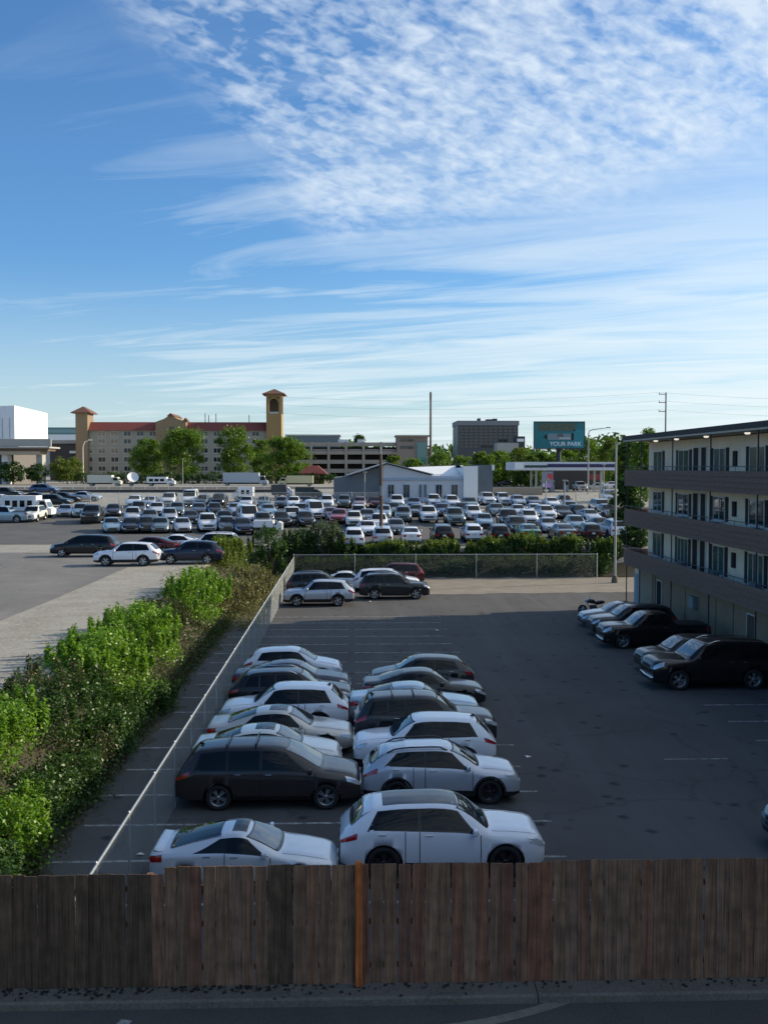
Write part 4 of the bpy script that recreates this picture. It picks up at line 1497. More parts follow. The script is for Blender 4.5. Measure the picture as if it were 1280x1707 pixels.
bush('tall grey-green shrub rising above the back hedge', -2.4, 91.0, 1.5, 1.5, 4.8, M_LGY, 9000, .16)
HG = 'hedge bushes behind the back chain-link fence'
for i in range(11):
    X = -.6 + 2.25 * i
    top = [3.5, 2.8, 3.1, 2.7, 3.15, 2.85, 3.35, 3.75, 3.2, 3.6, 3.3][i]
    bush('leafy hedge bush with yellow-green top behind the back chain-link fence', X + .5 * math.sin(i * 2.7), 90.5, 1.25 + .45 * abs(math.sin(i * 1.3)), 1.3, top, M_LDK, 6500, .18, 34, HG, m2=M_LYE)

for i in range(9):
    X = -3.2 + 3.0 * i
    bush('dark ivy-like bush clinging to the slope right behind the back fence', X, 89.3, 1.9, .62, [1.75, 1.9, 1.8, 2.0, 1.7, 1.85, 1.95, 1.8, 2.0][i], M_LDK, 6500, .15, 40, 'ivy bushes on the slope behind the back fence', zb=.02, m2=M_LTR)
# weeds and low growth covering the bank
pts = []
for i in range(5200):
    y = rnd.uniform(17, 87); x = -7.35 - abs(rnd.gauss(0, 1.2))
    if x < -10.9:
        continue
    g = HT(x, y) + .17
    for k in range(rnd.randint(4, 11)):
        pts.append((x + rnd.gauss(0, .14), y + rnd.gauss(0, .16), g + abs(rnd.gauss(.02, .12))))
tag(put('weeds', leaf_mesh('weeds', np.array(pts), .13, M_LRD, .2, .4)), 'low weeds covering the soil of the bank', 'weeds', kind='stuff')
pts = []
for i in range(1300):
    y = rnd.uniform(60, 90); x = -5.6 - abs(rnd.gauss(0, 2.2))
    g = max(HT(x, y), 0)
    for k in range(rnd.randint(4, 9)):
        pts.append((x + rnd.gauss(0, .12), y + rnd.gauss(0, .15), g + abs(rnd.gauss(.15, .18))))
tag(put('dry_grass', leaf_mesh('dry_grass', np.array(pts), .26, M_LDRY, .0, .16)), 'straw-coloured dry grass by the far fence corner', 'grass', kind='stuff')


# ------------------------------------------------------------------ trees
def tree(label, X, Y, zb, h, w, m, n=6000, size=.5, trunk=.22, group=None, crown0=.22, depth=None, name='broadleaf_tree'):
    t = thing(name, label, 'tree', (X, Y, zb), 0, group)
    depth = depth or w * .8
    mb = MB()
    bend = rnd.uniform(-.03, .03) * h
    mb.tube([(0, 0, -.2), (bend * .4, 0, h * .22), (bend, 0, h * .5), (bend * 1.2, 0, h * .85)], [trunk * h * .09, trunk * h * .07, trunk * h * .045, .02], 8)
    lim = []
    for i in range(9):
        a = rnd.uniform(0, 6.283); e = rnd.uniform(.45, .85)
        z0 = h * rnd.uniform(.2, .5)
        tip = (math.cos(a) * w / 2 * e, math.sin(a) * depth / 2 * e, h * rnd.uniform(.45, .88))
        lim.append(tip)
        mb.tube([(bend * .6, 0, z0), (tip[0] * .5, tip[1] * .5, lerp(z0, tip[2], .6)), tip], [trunk * h * .035, trunk * h * .022, .015], 6)
    mb.build('trunk', M_BARK, t)
    cl = []
    for i in range(80):
        a = rnd.uniform(0, 6.283); q = rnd.random() ** .5
        zz = rnd.uniform(crown0, .96)
        u = (zz - crown0) / (1 - crown0)
        prof = math.sin(math.pi * min(.97, max(.12, (u * .86 + .12)))) ** .6
        k = q * prof
        r = rnd.uniform(.06, .15) * (w + h) * .55
        cl.append(((bend + math.cos(a) * w / 2 * k * .86, math.sin(a) * depth / 2 * k * .86, h * zz - r * .35), (r, r, r * .75)))
    pts = clump_points(cl, n // len(cl))
    tag(put('crown', leaf_mesh('crown', pts, size, m), t), kind='stuff')
    return t


def ptree(label, px, ytop, w_px, Y, m, ybase=None, **kw):
    p = at_y(px, ytop, Y)
    zb = upper(Y) if ybase is None else at_y(px, ybase, Y).z
    return tree(label, p.x, Y, zb, p.z - zb, 1.18 * w_px * Y / F_PX, m, **kw)


TG = 'street trees in front of the hotel'
ptree('slender street tree in front of the hotel beside its left wing', 247, 727, 52, 285, M_LTR, n=7000, size=.55, group=TG)
ptree('broadest street tree below the gable of the hotel', 308, 710, 84, 280, M_LTR, n=11000, size=.55, group=TG)
ptree('tall narrow street tree before the right wing of the hotel', 389, 709, 58, 285, M_LTR, n=8000, size=.55, group=TG)
ptree('small street tree just left of the round dense tree', 432, 732, 42, 292, M_LTR, n=5500, size=.5, group=TG)
ptree('round dense dark tree standing in front of the bell tower', 477, 727, 78, 276, M_LTR, n=11000, size=.55, group=TG)
ptree('low green tree in front of the dark garage at the hotel end', 112, 760, 52, 262, M_LYE, n=5000, size=.45)
ptree('dark shrub-like tree under the concrete deck', 62, 772, 40, 258, M_LDK, n=3500, size=.45)
ptree('dark leafy shrub tree beside the white pier', 22, 768, 46, 256, M_LDK, n=3500, size=.45)
RG = 'trees behind the filling station'
for px, yt, w, Y, m, lab in [
    (655, 757, 34, 215, M_LYE, 'yellow-green tree behind the roof ridge of the white gabled building'), (690, 762, 40, 210, M_LTR, 'tree behind the white gabled building by the stair tower'),
    (735, 752, 40, 290, M_LTR, 'tree at the foot of the tall pole'), (800, 752, 40, 240, M_LYE, 'tree right below the dark office block'),
    (832, 748, 44, 232, M_LTR, 'tree between the office block and the filling station roof'), (868, 744, 46, 225, M_LYE, 'yellow-green tree just left of the billboard'),
    (905, 752, 42, 232, M_LTR, 'tree under the billboard, left of its column'), (945, 748, 40, 236, M_LTR, 'tree under the billboard beside its column'),
    (985, 728, 46, 240, M_LTR, 'tree behind the curved-arm street lamp'), (1015, 727, 44, 236, M_LYE, 'tree over the end of the filling station roof'),
    (1048, 732, 40, 180, M_LDK, 'dark tree between the pole and the motel roof'), (1078, 711, 46, 150, M_LTR, 'tall green tree peeking over the end of the motel roof'),
    (770, 758, 44, 235, M_LTR, 'tree in front of the left corner of the dark office block'), (815, 756, 46, 228, M_LTR, 'tree before the middle of the dark office block'), (850, 752, 48, 240, M_LTR, 'tree before the white annex of the office block'),
    (885, 758, 46, 222, M_LYE, 'low tree between the beige wall and the billboard'), (925, 755, 48, 226, M_LTR, 'tree standing right at the billboard column'), (962, 740, 46, 244, M_LTR, 'tree between the billboard and the curved street lamp'),
    (1000, 740, 44, 246, M_LTR, 'tree behind the middle of the filling station canopy end'), (1032, 742, 44, 215, M_LTR, 'tree beside the tall pale light pole'),
    (1046, 790, 46, 98, M_LDK, 'dark tree beside the far end wall of the motel')]:
    ptree(lab, px, yt, w, Y, m, n=5000, size=.42, crown0=.10)
ptree('shaggy dark bush tree at the corner of the motel', 1060, 872, 52, 92, M_LDK, n=5000, size=.22, crown0=.05)


for i, px in enumerate(range(140, 560, 24)):
    p = at_y(px, 788 + 3 * math.sin(i * 1.9), 262)
    bush('dark clipped shrub at the foot of the hotel behind the parked trucks', p.x, 262, 2.6, 1.6, p.z, M_LDK, 1600, .35, 24, 'shrubs at the foot of the hotel', zb=5.22, name='shrub')


def conifer(label, X, Y, zb, h, w, group):
    t = thing('conifer_tree', label, 'tree', (X, Y, zb), 0, group)
    mb = MB(); mb.tube([(0, 0, -.3), (0, 0, h * .97)], [h * .018, .03], 6); mb.build('trunk', M_BARK, t)
    cl = []
    for i in range(34):
        u = i / 34
        for k in range(3):
            a = rnd.uniform(0, 6.283); r = w / 2 * (1 - u) ** .85 * rnd.uniform(.5, 1.05)
            cl.append(((math.cos(a) * r * .7, math.sin(a) * r * .7, h * (.12 + .86 * u)), (max(.25, r * .5), max(.25, r * .5), h * .025 + .2)))
    tag(put('crown', leaf_mesh('crown', clump_points(cl, 16), .9, M_LCON), t), kind='stuff')


CG = 'far conifers beyond the motel roof'
for px, yt in [(1118, 722), (1142, 719), (1152, 717), (1163, 720), (1176, 713), (1190, 717), (1203, 715), (1213, 711), (1232, 716), (1250, 712), (1262, 716), (1276, 713), (1030, 731), (1041, 735), (1100, 724)]:
    Y = rnd.uniform(330, 430)
    p = at_y(px, yt, Y)
    conifer('dark pointed conifer on the skyline beyond the motel roof', p.x, Y, 5.2, p.z - 5.2, rnd.uniform(5, 8), CG)
# far wood along the skyline
pts = []
for i in range(9000):
    px = rnd.uniform(-150, 1430); Y = rnd.uniform(560, 700)
    base = 748 + 6 * math.sin(px * .03) + 4 * math.sin(px * .083 + 1)
    if px > 930:
        base -= 14
    top = at_y(px, base, Y)
    pts.append((top.x + rnd.uniform(-3, 3), Y, lerp(4, top.z + rnd.uniform(-1.5, 2.5), rnd.random() ** .5)))
tag(put('far_wood', leaf_mesh('far_wood', np.array(pts), 4.2, M_LDK)), 'far belt of dark woodland along the skyline', 'woodland', kind='stuff')

# ------------------------------------------------------------------ buildings beyond the car lot
def X_at(px, Y):
    return at_y(px, 778, Y).x


def Z_at(py, Y):
    return at_y(588, py, Y).z


class Bld:
    def __init__(s, name, label, cat, px, Y):
        s.Y = Y
        s.o = Vector((X_at(px, Y), Y, upper(Y)))
        s.t = thing(name, label, cat, s.o)

    def loc(s, mb):
        mb.v = [(v[0] - s.o.x, v[1] - s.o.y, v[2] - s.o.z) for v in mb.v]
        return mb

    def part(s, name, mb, m, parent=None):
        return s.loc(mb).build(name, m, parent or s.t)

    def box(s, name, m, x0, x1, y0, y1, d0=0.0, d1=10.0, parent=None, ground=False):
        mb = MB()
        z0 = upper(s.Y) - .1 if ground else Z_at(y1, s.Y)
        mb.box(X_at(x0, s.Y), X_at(x1, s.Y), s.Y + d0, s.Y + d1, z0, Z_at(y0, s.Y))
        return s.part(name, mb, m, parent)

    def hip(s, name, m, x0, x1, y_ap, y_ev, d0, d1, over=.8, flat=.0, parent=None):
        a, b = X_at(x0, s.Y) - over, X_at(x1, s.Y) + over
        c, d = s.Y + d0 - over, s.Y + d1 + over
        z0, z1 = Z_at(y_ev, s.Y), Z_at(y_ap, s.Y)
        e = min(b - a, d - c) / 2 * (1 - flat)
        mb = MB()
        vs = [(a, c, z0), (b, c, z0), (b, d, z0), (a, d, z0), (a + e, c + e, z1), (b - e, c + e, z1), (b - e, d - e, z1), (a + e, d - e, z1)]
        mb.add(vs, [(3, 2, 1, 0), (0, 1, 5, 4), (1, 2, 6, 5), (2, 3, 7, 6), (3, 0, 4, 7), (4, 5, 6, 7)])
        mb.box(a, b, c, d, z0 - .25, z0 - .002)
        return s.part(name, mb, m, parent)


M_HW = mat('hotel_grey_cream', (.30, .285, .235), .9, var=.06, scale=.3)
M_HY = mat('hotel_ochre', (.31, .205, .085), .9, var=.08, scale=.3)
M_HT = mat('hotel_tan', (.25, .185, .11), .9, var=.08, scale=.3)
M_RTILE = mat('red_roof_tiles', (.19, .045, .034), .8, var=.2, scale=1.5)
M_BTILE = mat('brown_roof_tiles', (.16, .075, .045), .8, var=.2, scale=1.5)
M_FGL = mat('far_window_glass', (.02, .028, .032), .06, ior=1.6)
M_FFR = mat('far_window_frame', (.5, .49, .45), .6)
M_GCON = mat('garage_concrete', (.34, .31, .265), .9, var=.1, scale=.4)
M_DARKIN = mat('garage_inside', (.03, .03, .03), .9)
M_TEAL = mat('teal_glazing', (.03, .16, .17), .06, ior=1.7)
M_WHITE = mat('white_cladding', (.80, .80, .78), .6, var=.04, scale=.3)
M_PCON = mat('pale_concrete', (.36, .355, .33), .9, var=.1, scale=.3)

# hotel
hb = Bld('hotel_building', 'long cream hotel with red tiled roof, two towers and a bell tower', 'building', 133, 320)
hb.box('wall', M_HW, 135, 447, 716, 803, 0, 16, ground=True)
mb = MB()
a, b = X_at(131, 320), X_at(449, 320)
mb.prism([(319.1, Z_at(718, 320)), (322.5, Z_at(703.5, 320)), (333.5, Z_at(703.5, 320)), (337, Z_at(718, 320))], 'X', a, b)
hb.part('roof', mb, M_RTILE)
gb = MB()
g = [(262, 803), (262, 704), (276, 699), (287, 692), (298, 699), (312, 704), (312, 803)]
gb.prism([(X_at(x, 320), Z_at(y, 320)) for x, y in g], 'Y', 318.4, 334)
hb.part('gable', gb, M_HT)
mb = MB(); mb.prism([(X_at(281, 320), Z_at(694.5, 320)), (X_at(287, 320), Z_at(689.5, 320)), (X_at(293, 320), Z_at(694.5, 320))], 'Y', 317.9, 334.5); hb.part('gable_cap', mb, M_BTILE)
mb = MB(); mb.prism([(X_at(307, 320), Z_at(703, 320)), (X_at(311, 320), Z_at(697, 320)), (X_at(316, 320), Z_at(703, 320))], 'Y', 318.2, 322); hb.part('dormer', mb, M_BTILE)
tl = hb.box('tower', M_HT, 129, 149, 689, 803, -1.2, 6, ground=True)
hb.hip('tower_roof', M_BTILE, 128, 150, 678, 688.5, -1.2, 6, 1.0)
tr = hb.box('bell_tower', M_HY, 445, 470, 690, 803, -1.2, 7, ground=True)
# open belfry: four piers, arch heads and lintel
for x0, x1 in ((445, 449.5), (465.5, 470)):
    for d0, d1 in ((-1.2, -.2), (6, 7)):
        hb.box('belfry_pier', M_HY, x0, x1, 661, 690, d0, d1)
hb.box('belfry_lintel', M_HY, 444.6, 470.4, 657.5, 662, -1.25, 7.05)
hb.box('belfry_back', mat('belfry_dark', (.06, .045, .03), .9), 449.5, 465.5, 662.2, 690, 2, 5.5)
hb.box('belfry_sill', M_FFR, 449.6, 465.4, 687, 690, -1.1, 1.8)
mb = MB()
for k in range(9):
    an = math.pi * k / 8
    an2 = math.pi * (k + 1) / 8
    if k < 8:
        cx_, cz_ = X_at(457.5, 320), Z_at(672, 320)
        r0, r1 = 1.35, 1.75
        mb.prism([(cx_ + math.cos(an) * r0, cz_ + math.sin(an) * r0), (cx_ + math.cos(an) * r1, cz_ + math.sin(an) * r1), (cx_ + math.cos(an2) * r1, cz_ + math.sin(an2) * r1), (cx_ + math.cos(an2) * r0, cz_ + math.sin(an2) * r0)], 'Y', 318.5, 319.5)
hb.part('belfry_arch', mb, M_HY)
hb.hip('tower_roof', M_BTILE, 443.5, 471.5, 648, 657, -1.2, 7, .9)
for r, yc in enumerate((723, 736, 751, 766, 781)):
    for k in range(14):
        px = 149.5 + 21.3 * k
        if 256 < px < 318 or (r == 0 and px < 150):
            continue
        mb = MB()
        x0, x1, z0, z1 = X_at(px - 6.5, 320), X_at(px + 6.5, 320), Z_at(yc + 4.3, 320), Z_at(yc - 4.3, 320)
        for (q0, q1, w0, w1) in ((x0, x1, z1 - .12, z1), (x0, x1, z0 - .1, z0 + .08), (x0, x0 + .12, z0 + .08, z1 - .12), (x1 - .12, x1, z0 + .08, z1 - .12), ((x0 + x1) / 2 - .05, (x0 + x1) / 2 + .05, z0 + .08, z1 - .12)):
            mb.box(q0, q1, 319.86, 319.99, w0, w1)
        f = hb.part('window', mb, M_FFR)
        mb = MB(); mb.box(x0 + .1, x1 - .1, 319.93, 319.985, z0 + .06, z1 - .1); hb.part('pane', mb, M_FGL, f)
for px, yc in ((287, 716), (278, 736), (296, 736), (278, 751), (296, 751), (278, 766), (296, 766)):
    mb = MB(); mb.box(X_at(px - 4, 318.4), X_at(px + 4, 318.4), 318.25, 318.39, Z_at(yc + 4, 318.4), Z_at(yc - 4, 318.4)); hb.part('window', mb, M_FGL)
for px in (343, 349, 361, 416):
    mb = MB(); mb.tube([(X_at(px, 326), 326, Z_at(705, 326)), (X_at(px, 326), 326, Z_at(rnd.uniform(688, 694), 326))], .12, 6); hb.part('roof_mast', mb, M_STEEL)

# red-roofed porch building of the hotel
pb = Bld('porch_building', 'small yellow building with red tiled roof beside the garage', 'building', 520, 262)
pb.box('wall', M_HY, 503, 540, 789, 806, 0, 9, ground=True)
pb.hip('roof', M_RTILE, 502, 541, 776, 789, 0, 9, .5, .35)

# parking garage
gg = Bld('parking_garage', 'tan concrete parking garage with open dark decks', 'building', 570, 355)
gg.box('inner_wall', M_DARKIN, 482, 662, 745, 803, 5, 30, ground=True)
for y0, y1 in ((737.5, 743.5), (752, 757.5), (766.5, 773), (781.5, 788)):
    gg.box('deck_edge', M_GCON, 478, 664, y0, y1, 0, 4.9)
for k in range(7):
    px = 490 + 29 * k
    gg.box('column', M_GCON, px - 2.2, px + 2.2, 736.8, 803, -.25, -.01, ground=True)
for k in range(7):
    gg.box('deck_wall', mat('garage_panel', (.28, .265, .235), .9), 493 + 29 * k, 516 + 29 * k, 748.5, 751.8, .4, .6)
gg.box('stair_tower', mat('tower_brown', (.26, .215, .185), .9, var=.1, scale=.3), 661, 712, 728, 803, -2, 9, ground=True)
gg.box('tower_roof', M_GCON, 659, 716, 725.5, 727.9, -3, 10)
gg.box('tower_window', M_FGL, 666, 690, 744, 748, -2.2, -2.02)
gg.box('tower_window', M_FGL, 666, 690, 733, 736, -2.2, -2.02)
gg.box('tower_glazing', M_TEAL, 694, 709, 737, 774, -2.4, -2.02)
for px, w in ((572, 9), (601, 5)):
    gg.box('roof_plant', M_WHITE, px - w, px + w, 731, 737.3, 12, 18)
tree('small tree growing behind the roof deck of the parking garage', X_at(598, 400), 400, 5, Z_at(722, 400) - 5, 7, M_LDK, n=3000, size=.7)
cb = Bld('glass_building', 'low blue-grey glazed building behind the hotel bell tower', 'building', 520, 470)
cb.box('wall', mat('blue_grey_glass', (.11, .15, .17), .25), 478, 566, 727, 803, 0, 20, ground=True)
cb.box('roof', M_PCON, 476, 568, 724.5, 727, -.5, 20.5)

# office block
ob = Bld('office_block', 'dark grey glass office block on the skyline', 'building', 814, 500)
ob.box('wall', mat('dark_office', (.07, .075, .08), .5), 763, 863, 709, 790, 0, 26, ground=True)
ob.box('roof_band', mat('office_band', (.20, .21, .22), .7), 762, 864.5, 701, 708.8, -.4, 26.4)
for r in range(7):
    for k in range(12):
        x0 = 765.5 + 8.1 * k
        ob.box('window', M_FGL, x0, x0 + 6.3, 711.5 + 5.2 * r, 715 + 5.2 * r, -.25, -.02)
for x0, x1, y0 in ((799, 803, 696), (813, 822, 697.5), (824, 831, 696.5)):
    ob.box('roof_plant', M_STEEL, x0, x1, y0, 700.9, 6, 12)
nb = Bld('annex_block', 'small white and black annex at the corner of the dark office block', 'building', 850, 470)
nb.box('wall', M_PCON, 828, 864, 738, 790, 0, 10, ground=True)
nb.box('upper_wall', M_STEEL, 860, 875, 727, 790, 1, 8, ground=True)
nb.box('sign_panel', M_WHITE, 862, 873, 731, 736, .7, .98)

# white hall and concrete deck at the far left
wb = Bld('white_hall', 'huge plain white windowless hall above a concrete podium', 'building', 25, 262)
A, B, C = Vector((X_at(26, 262), 262)), Vector((X_at(81, 300), 300)), Vector((X_at(-120, 275), 275))
D = B + (C - A)
z0, z1 = Z_at(731, 262), Z_at(677, 262)
mb = MB(); mb.prism([(p.x, p.y) for p in (A, B, D, C)], 'Z', z0 - 2, z1); wb.part('wall', mb, M_WHITE)
mb = MB()
n_ = (C - A).normalized()
for k in range(14):
    p = A + n_ * (1.6 + 2.4 * k)
    q = Vector((n_.y, -n_.x))
    if q.y > 0:
        q = -q
    mb.box(p.x - .06, p.x + .06, p.y + q.y * .12 - .05, p.y + q.y * .12 + .05, z0, z1 - 3)
wb.part('panel_joints', mb, M_PCON)
mb = MB(); mb.prism([(p.x, p.y) for p in (A + Vector((-1, 2)), B + Vector((-2, -1)), D, C)], 'Z', 5, z0 - 2.1); wb.part('podium_wall', mb, mat('podium_grey', (.14, .13, .12), .9))
db = Bld('elevated_deck', 'pale concrete elevated deck in front of the white hall', 'bridge', 40, 256)
db.box('parapet', M_PCON, -150, 86, 732, 744.5, 0, .6)
db.box('deck', M_PCON, -150, 84, 744.8, 747.5, -.3, 9)
db.box('girder', mat('deck_girder', (.13, .09, .06), .9), -150, 80, 747.8, 752, .4, 7)
db.box('lower_beam', mat('tan_beam', (.42, .36, .27), .9), -150, 66, 752.2, 758, .6, 6.6)
for px in (-60, 4, 62):
    db.box('pier', M_WHITE if px == 4 else M_PCON, px - 5, px + 5, 758.2, 803, 2, 5, ground=True)
dg = Bld('dark_garage', 'low dark garage block between the white hall and the hotel', 'building', 108, 335)
dg.box('wall', mat('dark_garage_wall', (.075, .068, .068), .9, var=.2, scale=.3), 84, 131, 740, 803, 0, 12, ground=True)
dg.box('roof_edge', M_PCON, 80, 131, 734, 739.8, -.5, 12.5)
dg.box('ramp_awning', M_WHITE, 121, 131, 752, 756, -3, -.1)
tb = Bld('teal_glass_block', 'far block with teal glass bands left of the hotel tower', 'building', 105, 460)
for y0, y1, m in ((713, 716, M_TEAL), (716.2, 722, mat('pale_teal', (.22, .33, .34), .4)), (722.2, 724.5, M_TEAL), (724.7, 736, M_WHITE)):
    tb.box('band', m, 70, 140, y0, y1, 0, 15)
tb.box('lower_wall', M_PCON, 70, 140, 736.2, 803, 0, 15, ground=True)

# white gabled building at the back of the car lot
gw = Bld('gabled_building', 'low white gabled building with dark doors and a grey side wing', 'building', 715, 150)
wallw = mat('white_render', (.50, .53, .57), .85, var=.06, scale=.6)
wallg = mat('slate_siding', (.13, .15, .17), .8, var=.1, scale=.8)
mb = MB()
mb.prism([(X_at(x, 150), Z_at(y, 150)) for x, y in ((638, 845), (638, 776), (645, 774), (720, 793), (793, 793), (793, 845))], 'Y', 150, 168)
gw.part('wall', mb, wallw)
mb = MB()
mb.prism([(X_at(x, 150), Z_at(y, 150)) for x, y in ((556, 845), (556, 797), (582, 794), (637.6, 777), (637.6, 845))], 'Y', 150.8, 168)
gw.part('side_wing', mb, wallg)
mb = MB()
mb.prism([(X_at(x, 150), Z_at(y, 150)) for x, y in ((578, 793.5), (645, 772), (645, 770.5), (577, 792))], 'Y', 149.4, 168.5)
gw.part('roof_edge', mb, mat('roof_grey', (.33, .35, .36), .7))
mb = MB()
mb.prism([(X_at(x, 150), Z_at(y, 150)) for x, y in ((645, 772), (722, 791.5), (722, 790), (645, 770.5))], 'Y', 149.4, 168.5)
gw.part('roof_edge', mb, MATS['roof_grey'])
mb = MB()
zr0, zr1 = Z_at(792, 150), Z_at(779, 150)
mb.add([(X_at(690, 150), 150.2, zr0 - .3), (X_at(790, 150), 150.2, zr0 - .1), (X_at(790, 150), 166, zr1 + .3), (X_at(690, 150), 166, zr1)], [(0, 1, 2, 3)])
mb.add([(X_at(690, 150), 150.2, zr0 - .45), (X_at(790, 150), 150.2, zr0 - .25), (X_at(790, 150), 166, zr1 + .15), (X_at(690, 150), 166, zr1 - .15)], [(3, 2, 1, 0)])
gw.part('roof', mb, M_WHITE)
gw.box('parapet', mat('sky_blue_trim', (.30, .38, .47), .7), 638.5, 792.5, 797, 801, -.15, -.02)
gw.box('end_block', M_WHITE, 772, 795.5, 777, 845, -.6, 14, ground=True)
gw.box('grey_block', wallg, 796, 821, 775, 845, -.2, 10, ground=True)
gw.box('block_sign', M_WHITE, 819, 823, 775, 784, -.6, -.25)
for x0, x1 in ((646, 657), (672, 683), (698, 703), (706, 711), (726, 737), (752, 763)):
    mb = MB()
    a, b, c, d = X_at(x0, 150), X_at(x1, 150), Z_at(829, 150), Z_at(807.5, 150)
    for (q0, q1, w0, w1) in ((a, b, d - .08, d), (a, a + .07, c, d - .08), (b - .07, b, c, d - .08), ((a + b) / 2 - .03, (a + b) / 2 + .03, c, d - .08)):
        mb.box(q0, q1, 149.88, 149.99, w0, w1)
    f = gw.part('window', mb, MATS['sky_blue_trim'])
    mb = MB(); mb.box(a + .05, b - .05, 149.94, 149.985, c, d - .05); gw.part('pane', mb, M_FGL, f)
for px, h in ((768, 776), (766, 772)):
    gw.box('roof_vent', M_STEEL, px - 3, px + 3, h, 780, 3, 4)

# filling station
fs = Bld('filling_station', 'filling station with a long flat white and navy canopy', 'filling station', 943, 176)
M_NAVY = mat('navy_stripe', (.022, .022, .09), .4)
M_GREEN = mat('dark_green_stripe', (.02, .05, .05), .4)
mb = MB(); mb.box(X_at(857, 176), X_at(1027, 176), 176, 186, Z_at(784, 176), Z_at(770, 176)); fs.part('canopy', mb, mat('canopy_white', (.62, .63, .66), .5))
mb = MB(); mb.box(X_at(874, 176), X_at(912, 176), 175.9, 175.99, Z_at(779.5, 176), Z_at(775.5, 176)); fs.part('canopy_stripe', mb, M_GREEN)
mb = MB(); mb.box(X_at(912.2, 176), X_at(1024, 176), 175.9, 175.99, Z_at(779, 176), Z_at(773.5, 176)); fs.part('canopy_stripe', mb, M_NAVY)
mb = MB(); mb.box(X_at(858, 176), X_at(872, 176), 175.85, 175.99, Z_at(782, 176), Z_at(772, 176)); fs.part('canopy_panel', mb, M_WHITE)
for px in (898, 1008):
    for dd in (2.5, 7.5):
        fs.box('column', M_GALV, px - 1.6, px + 1.6, 783.9, 820, dd, dd + .4, ground=True)
mb = MB(); mb.box(X_at(925, 196), X_at(1000, 196), 196, 206, 5.2, Z_at(785, 196)); fs.part('shop_wall', mb, mat('shop_dark', (.06, .05, .045), .8))
mb = MB(); mb.box(X_at(984, 190), X_at(1002, 190), 190, 191, Z_at(800, 190), Z_at(791, 190)); fs.part('red_sign', mb, mat('red_sign', (.30, .05, .04), .6))
for px in (926, 950):
    fs.box('pump', mat('pump_grey', (.3, .33, .34), .5), px - 4, px + 4, 801, 820, 3, 3.8, ground=True)
    fs.box('pump_screen', M_FGL, px - 3, px + 3, 803, 809, 2.9, 2.98)
ps = thing('price_sign', 'tall pink, red and violet sign panel at the filling station', 'sign', (X_at(910, 172), 172, upper(172)))
zc = upper(172)
for nm, m, x0, x1, y0, y1 in (('panel', mat('sign_grey', (.25, .25, .30), .6), 903, 922, 786, 812), ('red_field', mat('sign_red', (.55, .06, .06), .5), 913, 921, 790, 799), ('violet_field', mat('sign_violet', (.45, .25, .60), .5), 911, 918, 806, 813), ('pale_field', mat('sign_pale', (.7, .68, .8), .5), 904.5, 907.5, 806, 812)):
    mb = MB(); dpt = 0 if nm == 'panel' else -.06
    mb.box(X_at(x0, 172) - X_at(910, 172), X_at(x1, 172) - X_at(910, 172), dpt, dpt + (.3 if nm == 'panel' else .055), Z_at(y1, 172) - zc, Z_at(y0, 172) - zc); mb.build(nm, m, ps)
mb = MB(); mb.box(-.5, -.3, .1, .25, 0, 2); mb.box(.5, .7, .1, .25, 0, 2); mb.build('legs', M_STEEL, ps)

# billboard
bbY = 215
bb = thing('billboard', 'teal billboard with white lettering on a single column above the trees', 'billboard', (X_at(932, bbY), bbY, 5.2))
bx0, bx1, bz0, bz1 = X_at(889.5, bbY), X_at(973.5, bbY), Z_at(748, bbY), Z_at(702.5, bbY)
bo = Vector((X_at(932, bbY), bbY, 5.2))


def bpart(nm, m, x0, x1, y0, y1, f, bk, parent=bb):
    mb = MB(); mb.box(X_at(x0, bbY) - bo.x, X_at(x1, bbY) - bo.x, f, bk, Z_at(y1, bbY) - bo.z, Z_at(y0, bbY) - bo.z)
    return mb.build(nm, m, parent)


M_BTE = mat('billboard_teal', (.012, .17, .185), .5, var=.12, scale=.6)
bpart('panel', M_BTE, 890, 973, 704, 746.5, 0, .4)
for (x0, x1, y0, y1) in ((889, 974, 702, 703.9), (889, 974, 746.6, 748.4), (889, 889.9, 704, 746.5), (973.1, 974, 704, 746.5)):
    bpart('frame', M_STEEL, x0, x1, y0, y1, -.1, .5)
bpart('top_field', mat('billboard_brown', (.09, .115, .075), .6, var=.4, scale=1.5), 896, 958, 705.5, 718, -.03, -.004)
bpart('side_field', mat('billboard_lightteal', (.02, .24, .27), .5), 955, 972.5, 716, 746, -.03, -.004)
ar = MB()
ar.prism([(X_at(x, bbY) - bo.x, Z_at(y, bbY) - bo.z) for x, y in ((905, 728), (911, 723), (911, 733))], 'Y', -.04, -.006)
bpa = ar.build('arrow', M_DARKIN, bb)
bpart('bus_picture', mat('bus_grey', (.20, .27, .30), .6), 912, 951, 722.5, 733, -.045, -.006)
bpart('bus_windows', M_FGL, 928, 938, 723, 728, -.06, -.046)
bpart('bus_windows', M_DARKIN, 951.2, 955.5, 722, 733, -.045, -.006)
bpart('bus_windows', mat('bus_pale', (.42, .47, .5), .6), 931, 950, 728.6, 732, -.06, -.046)


def text(body, px, py, size, Y, m, parent, off, name):
    cu = bpy.data.curves.new(name, 'FONT')
    cu.body = body
    cu.size = size
    cu.extrude = .01
    cu.offset = .02
    cu.align_x = 'LEFT'
    o = bpy.data.objects.new(name, cu)
    me = bpy.data.meshes.new_from_object(o)
    bpy.data.objects.remove(o)
    me.materials.append(m)
    p = at_y(px, py, Y)
    return put(name, me, parent, (p.x - parent.location.x, off, p.z - parent.location.z), (R(90), 0, 0))


